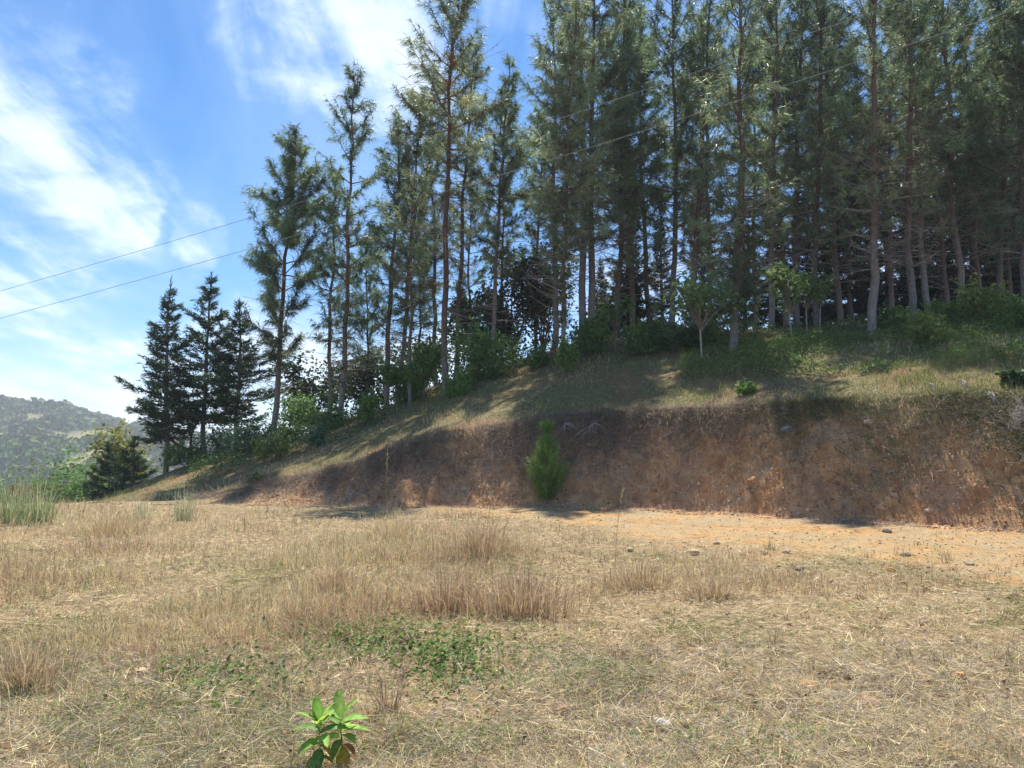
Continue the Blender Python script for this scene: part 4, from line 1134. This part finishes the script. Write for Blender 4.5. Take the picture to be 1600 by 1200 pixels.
# ------------------------------------------------------------------ single tussocks, reeds and stalks
def tussock(px, py, w, h, n, cols, label, name='grass_tussock', cat='tussock', group='dry grass tussocks', lean=(1.5, 2.0), wid=.0045, seeds=False):
    r = np.random.RandomState(int(px * 3 + py)); x, y, z = pix2ground(px, py); s = Soup()
    rr = np.minimum(np.abs(r.normal(size=n)) * w * .34, w * .55 * np.sqrt(r.uniform(size=n))); a_ = r.uniform(0, 6.28, n)
    P = np.stack([np.cos(a_) * rr, np.sin(a_) * rr * .7, np.zeros(n)], -1); P[:, 2] = ground_z(P[:, 0] + x, P[:, 1] + y) - z - .02
    cols = np.array(cols); c = cols[r.randint(0, len(cols), n)] * r.uniform(.7, 1.25, (n, 1))
    le = np.clip(r.beta(*lean, n), .02, .95); L_ = h * (.25 + .95 * r.beta(1.4, 1.9, n)) * (1 - .35 * np.clip(rr / w, 0, 1)); H_ = a_ + r.normal(size=n) * .7
    bent_blades(s, P, H_, le, L_, np.full(n, wid) * r.uniform(.6, 1.4, n) * (1 + y * .06), c, r)
    me = s.mesh(name, M_straw)
    return tag(obj(name, me, None, (x, y, z)), label, cat, group)


PINKS = [(.34, .21, .14), (.42, .29, .19), (.54, .42, .26)]
PALE = [(.66, .53, .31), (.58, .46, .26), (.46, .35, .22)]
REED = [(.38, .45, .22), (.44, .48, .27), (.52, .50, .30), (.30, .37, .16)]
tussock(35, 1075, .75, .42, 520, PALE + PINKS[:1] * 2, 'large grey-brown dry tussock cut by the left edge in the foreground')
tussock(608, 1112, .16, .42, 70, PINKS, 'thin clump of upright reddish dry stalks behind the bright seedlings')
tussock(700, 955, 1.0, .62, 800, PINKS + PALE[:1], 'left one of the two tall brown tussocks at mid field')
tussock(815, 962, 1.1, .66, 900, PINKS + PALE[:1], 'right one of the two tall brown tussocks at mid field, the largest')
tussock(745, 870, 1.5, .78, 800, PINKS + PALE, 'tall tussock standing behind the two brown ones at mid field')
tussock(520, 925, .9, .5, 450, PINKS + PALE, 'brown tussock left of the tall ones at mid field')
tussock(1000, 918, 1.2, .5, 520, PALE + PINKS[:1], 'straggly tussock right of the tall ones near the dirt track')
tussock(1110, 935, .8, .36, 320, PALE + PINKS, 'low tussock at the right end of the standing grass')
tussock(620, 845, 1.3, .7, 420, PALE, 'pale tussock at the far edge of the field before the bank')
tussock(170, 838, 1.9, .75, 620, PALE, 'pale straw tussock on the far left rim of the field')
RG = 'pale green reed clumps'
RK = dict(name='reed_clump', cat='reeds', group=RG, lean=(1.3, 3.4), wid=.008)
tussock(14, 822, 1.0, 1.25, 260, REED, 'reed clump cut by the left edge of the picture', **RK)
tussock(62, 820, .9, 1.15, 220, REED, 'reed clump next to the one at the left edge', **RK)
tussock(225, 812, .7, .75, 60, REED[1:3], 'small pale reed clump left of the taller upright one before the slope', **RK)
tussock(288, 812, .6, .95, 80, REED[1:3], 'upright pale yellow reed clump standing before the lowest end of the slope', **RK)


def stalk(px, py, h, label, lx=0., seed=0):
    x, y, z = pix2ground(px, py); s = Soup(); t = np.linspace(0, 1, 7)
    p = np.stack([lx * t ** 2, 0 * t, h * t - .02], -1); tube(s, p, np.linspace(.004, .002, 7), 4, np.array([.42, .36, .18]))
    r = np.random.RandomState(seed); n = 26; q = r.uniform(.78, 1, n)
    P = np.stack([lx * q ** 2, 0 * q, h * q], -1)
    tri_blades(s, P, unit(r.normal(size=(n, 3)) * .35 + np.array([0, 0, 1.])), np.full(n, .06), np.full(n, .007), np.tile([.46, .40, .22], (n, 1)), r)
    tag(obj('grass_stalk', s.mesh('grass_stalk', M_straw), None, (x, y, z)), label, 'grass stalk', 'lone grass stalks')


stalk(603, 850, 1.45, 'lone tall seed stalk standing up against the left part of the bare bank', .0, 1)
stalk(47, 818, 2.0, 'tallest stalk rising out of the reeds at the left edge', .05, 2)
stalk(962, 880, 1.0, 'lone thin stalk right of the young pine against the dirt track', .12, 3)
stalk(760, 850, .8, 'thin stalk standing behind the tall brown tussocks', .1, 4)

# ------------------------------------------------------------------ stones, clods, dry leaves
def stone_mesh(seed, col, flat=.6, name='stone'):
    import bmesh
    r = np.random.RandomState(seed); bm = bmesh.new(); bmesh.ops.create_icosphere(bm, subdivisions=2, radius=1)
    V = np.array([v.co[:] for v in bm.verts]); F = np.array([[v.index for v in f.verts] for f in bm.faces]); bm.free()
    n1 = sum(np.sin(V @ r.normal(size=3) * f + r.uniform(0, 6)) for f in (1.5, 2.3, 3.4, 5.0)) * .09
    V = V * (1 + n1)[:, None] * np.array([1, r.uniform(.7, 1), flat])
    c = np.array(col) * r.uniform(.8, 1.15, (len(V), 1)); return make_mesh(name, V, F, None, M_stone, c, False)


TAN, PALES, BRN, ORG, DRK = (.40, .30, .2), (.45, .41, .35), (.24, .15, .095), (.46, .24, .09), (.27, .20, .145)
STONES = [(1036, 1138, 13, PALES, .7, 'pale grey stone in the right foreground grass'), (880, 1114, 15, BRN, .5, 'brown clod of earth in the middle foreground'),
          (1265, 1078, 14, ORG, .6, 'left orange clod of the pair in the right foreground'), (1300, 1076, 9, ORG, .7, 'right orange clod of the pair in the right foreground'),
          (1360, 1103, 22, BRN, .35, 'flat brown slab of earth in the right foreground'), (1082, 866, 10, TAN, .6, 'tan stone on the near rim of the dirt track'),
          (1385, 832, 7, DRK, .6, 'dark stone on the dirt track under the bank'), (1228, 864, 7, TAN, .6, 'small tan stone beside the track in the grass rim'),
          (1120, 850, 6, TAN, .6, 'small pale stone on the dirt track'), (1415, 868, 9, TAN, .5, 'tan stone on the right part of the track'), (1515, 882, 8, DRK, .5, 'dark flat stone on the right part of the track'),
          (1390, 892, 8, ORG, .5, 'orange clod on the near edge of the track'), (1440, 973, 10, DRK, .7, 'dark clod in the right part of the field'), (1095, 1020, 9, TAN, .6, 'tan clod amid straw in the middle right of the field'),
          (1080, 1018, 7, ORG, .6, 'small orange clod beside the tan one in the field'), (1250, 890, 7, DRK, .6, 'small dark stone on the grass rim of the track'), (150, 938, 6, DRK, .7, 'small dark clod in the left field'),
          (222, 1052, 10, TAN, .6, 'left tan clod in the bare patch of the left foreground'), (262, 1046, 9, TAN, .6, 'right tan clod in the bare patch of the left foreground'), (1560, 1032, 10, BRN, .5, 'brown clod at the right edge of the field'),
          (1500, 1058, 9, ORG, .5, 'orange clod near the right edge of the field'), (985, 860, 5, TAN, .7, 'small stone where the standing grass meets the track')]
sm = {}
for k, (px, py, rp, col, fl, lab) in enumerate(STONES):
    x, y, z = pix2ground(px, py); rad = rp / 1200 * y
    o = obj('stone', stone_mesh(900 + k, col, fl), None, (x, y, z + rad * fl * .45)); o.scale = (rad,) * 3; o.rotation_euler = (0, 0, k * 1.1)
    tag(o, lab, 'stone', 'stones and clods on the field')
for k, (px, py, rp, col, lab) in enumerate([(1361, 661, 10, TAN, 'tan stone stuck in the upper part of the bank at the right'), (1567, 676, 9, TAN, 'tan stone stuck in the bank near the right edge'), (1182, 750, 11, (.40, .23, .12), 'rounded brown boulder set in the lower bank'),
                                         (1235, 673, 12, (.15, .15, .15), 'dark grey rock patch in the bank under the lip'), (1440, 666, 7, DRK, 'dark stone in the bank below the dangling roots'), (1455, 800, 8, TAN, 'stone at the foot of the bank on the right')]):
    x, y, z = pix2ground(px, py); rad = rp / 1200 * y
    o = obj('stone', stone_mesh(950 + k, col, .65), None, (x, y + rad * .45, z)); o.scale = (rad * 1.1, rad * .8, rad * .9); tag(o, lab, 'stone', 'stones set in the bank')


def pebbles():
    import bmesh
    r = np.random.RandomState(77); bm = bmesh.new(); bmesh.ops.create_icosphere(bm, subdivisions=1, radius=1)
    V0 = np.array([v.co[:] for v in bm.verts]); F0 = np.array([[v.index for v in f.verts] for f in bm.faces]); bm.free()
    F0 = F0.astype(int)

    def build(name, P, size, col):
        n = len(P); V = V0[None] * (size[:, None, None] * r.uniform(.55, 1.2, (n, 1, 3))) * r.uniform(.8, 1.2, (n, len(V0), 1)) + P[:, None]
        F = (np.arange(n) * len(V0))[:, None, None] + F0[None]
        me = make_mesh(name, V.reshape(-1, 3), F.reshape(-1, 3), None, M_stone, np.repeat(col, len(V0), 0)); tag(obj(name, me), kind='stuff')
    n = 2000; a = r.uniform(-.15, .78, n); D0, D1, z1, D2, z2, k, w = prof(a); yy = D0 - .4 + (D1 - D0) * r.uniform(size=n); xx = a * yy
    P = np.stack([xx, yy, ground_z(xx, yy)], -1)
    pal = np.array([[.5, .46, .4], [.42, .24, .1], [.3, .17, .09], [.45, .36, .26]]); c = pal[r.randint(0, 4, n)] * r.uniform(.7, 1.1, (n, 1))
    build('bank_pebbles', P, r.uniform(.008, .024, n) * np.where(r.uniform(size=n) > .95, 2.0, 1), c)
    n = 3600; a = r.uniform(-.34, .78, n); D0, D1, z1, D2, z2, k, w = prof(a); yy = D0 - .5 + (D1 - D0 + .2) * r.uniform(size=n); xx = a * yy
    P = np.stack([xx, yy, ground_z(xx, yy)], -1)
    pal = np.array([[.44, .23, .105], [.34, .17, .08], [.25, .13, .075], [.52, .34, .17], [.42, .33, .25]]); c = pal[r.randint(0, 5, n)] * r.uniform(.7, 1.15, (n, 1))
    build('bank_clods', P, r.uniform(.012, .036, n) * np.where(r.uniform(size=n) > .95, 1.8, 1), c)
    n = 1700; a = r.uniform(-.1, .78, n); D0, D1, z1, D2, z2, k, w = prof(a); yy = D0 - w * 1.15 * r.uniform(size=n); xx = a * yy
    P = np.stack([xx, yy, ground_z(xx, yy) + .004], -1)
    pal = np.array([[.48, .38, .26], [.46, .25, .1], [.32, .2, .1], [.5, .42, .3]]); c = pal[r.randint(0, 4, n)] * r.uniform(.7, 1.1, (n, 1))
    build('track_pebbles', P, r.uniform(.006, .018, n) * np.where(r.uniform(size=n) > .94, 2.2, 1), c)
    n = 900; x, y = fan_points(n, r, 2.8, 10, -.78, .78); P = np.stack([x, y, ground_z(x, y) + .005], -1)
    pal = np.array([[.3, .2, .12], [.4, .3, .2], [.2, .13, .08], [.44, .24, .09]]); c = pal[r.randint(0, 4, n)] * r.uniform(.7, 1.1, (n, 1))
    build('field_clods', P, r.uniform(.006, .02, n), c)


pebbles()

# ------------------------------------------------------------------ dangling roots, grey brush
def roots(px, py, n, h, w, label, seed):
    r = np.random.RandomState(seed); x, y, z = pix2ground(px, py); y -= .12; s = Soup()
    for k in range(n):
        t = np.linspace(0, 1, 7); dx = r.normal() * w; L_ = h * r.uniform(.5, 1.1)
        p = np.stack([dx * t + r.normal() * .04 + np.cumsum(r.normal(size=7)) * .012, -.12 * np.sin(t * 2.2) + .1 - .35 * t * L_ / h * .4, .12 - L_ * t ** 1.2], -1)
        tube(s, p, np.linspace(.014, .004, 7) * r.uniform(.6, 1.2), 4, np.array([.40, .34, .30]) * r.uniform(.7, 1.1))
    tag(obj('dangling_root', s.mesh('dangling_root', M_bark, True), None, (x, y, z)), label, 'roots', 'roots dangling from the bank lip')


roots(1450, 607, 7, .55, .16, 'left pale root bundle dangling below the sunlit pale shrub', 1)
roots(1505, 603, 10, .65, .26, 'right pale root bundle dangling from the lip, the widest', 2)
roots(1365, 618, 4, .3, .08, 'short pale root hanging above the tan stone in the bank', 3)
roots(1543, 622, 4, .4, .1, 'thin root hanging near the right edge of the bank', 4)
roots(885, 668, 9, .5, .3, 'dead grey stalk bundle hanging on the lip just right of the young pine', 5)
roots(930, 668, 8, .45, .3, 'dead grey stalk bundle hanging farther right of the young pine', 6)
r = np.random.RandomState(19); s = Soup(); x, y, z = pix2ground(1592, 668); n = 420
P = r.normal(size=(n, 3)) * np.array([.16, .12, .18]) + np.array([0, -.1, .2])
tri_blades(s, P, unit(r.normal(size=(n, 3)) + np.array([0, -.3, .2])), r.uniform(.08, .3, n), np.full(n, .008), np.array([.36, .33, .31]) * r.uniform(.6, 1.3, (n, 1)), r)
tag(obj('dry_brush', s.mesh('dry_brush', M_straw), None, (x, y, z)), 'grey dry twiggy brush clinging to the bank at the right edge', 'brush')

# ------------------------------------------------------------------ power lines
M_wire = plain_mat('wire_aluminium', (.2, .2, .21), .9)


def wire(pts, label):
    s = Soup(); P = np.array([(px2x(px, py, Y), Y, py2z(py, Y)) for px, py, Y in pts])
    t = np.linspace(0, 1, len(P)); tt = np.linspace(0, 1, 40)
    Q = np.stack([np.polyval(np.polyfit(t, P[:, k], 3), tt) for k in range(3)], -1)
    tube(s, Q, .0075, 5, np.array([.3, .3, .3])); me = s.mesh('power_line', M_wire, True)
    tag(obj('power_line', me), label, 'power line', 'power lines before the trees')


wire([(-500, 590, 28), (0, 458, 26), (370, 347, 24.6), (882, 182, 22.6), (1100, 108, 21.8), (1240, 63, 21.2), (1700, -90, 19.5)], 'upper of the two thin power lines crossing the sky and the pines')
wire([(-500, 630, 27.5), (0, 500, 25.5), (370, 394, 24), (857, 250, 22.2), (1100, 173, 21.3), (1360, 92, 20.4), (1750, -40, 19)], 'lower of the two thin power lines crossing the sky and the pines')

# ------------------------------------------------------------------ haze
HAZE = 0.0005
m, N, L = new_mat('haze')
pv = N.new('ShaderNodeVolumePrincipled'); pv.inputs['Density'].default_value = HAZE; pv.inputs['Color'].default_value = (.88, .93, 1, 1); pv.inputs['Anisotropy'].default_value = 0
out = N.new('ShaderNodeOutputMaterial'); L.new(pv.outputs[0], out.inputs['Volume'])
zl = float(hZ.min()) - 2; zh = 95.
V = np.array([[sx, sy, sz] for sx in (-1700., 950.) for sy in (-60., 1080.) for sz in (zl, zh)])
me = make_mesh('haze', V, None, [[0, 1, 3, 2], [4, 6, 7, 5], [0, 4, 5, 1], [2, 3, 7, 6], [0, 2, 6, 4], [1, 5, 7, 3]], m)
tag(obj('haze', me), kind='stuff')
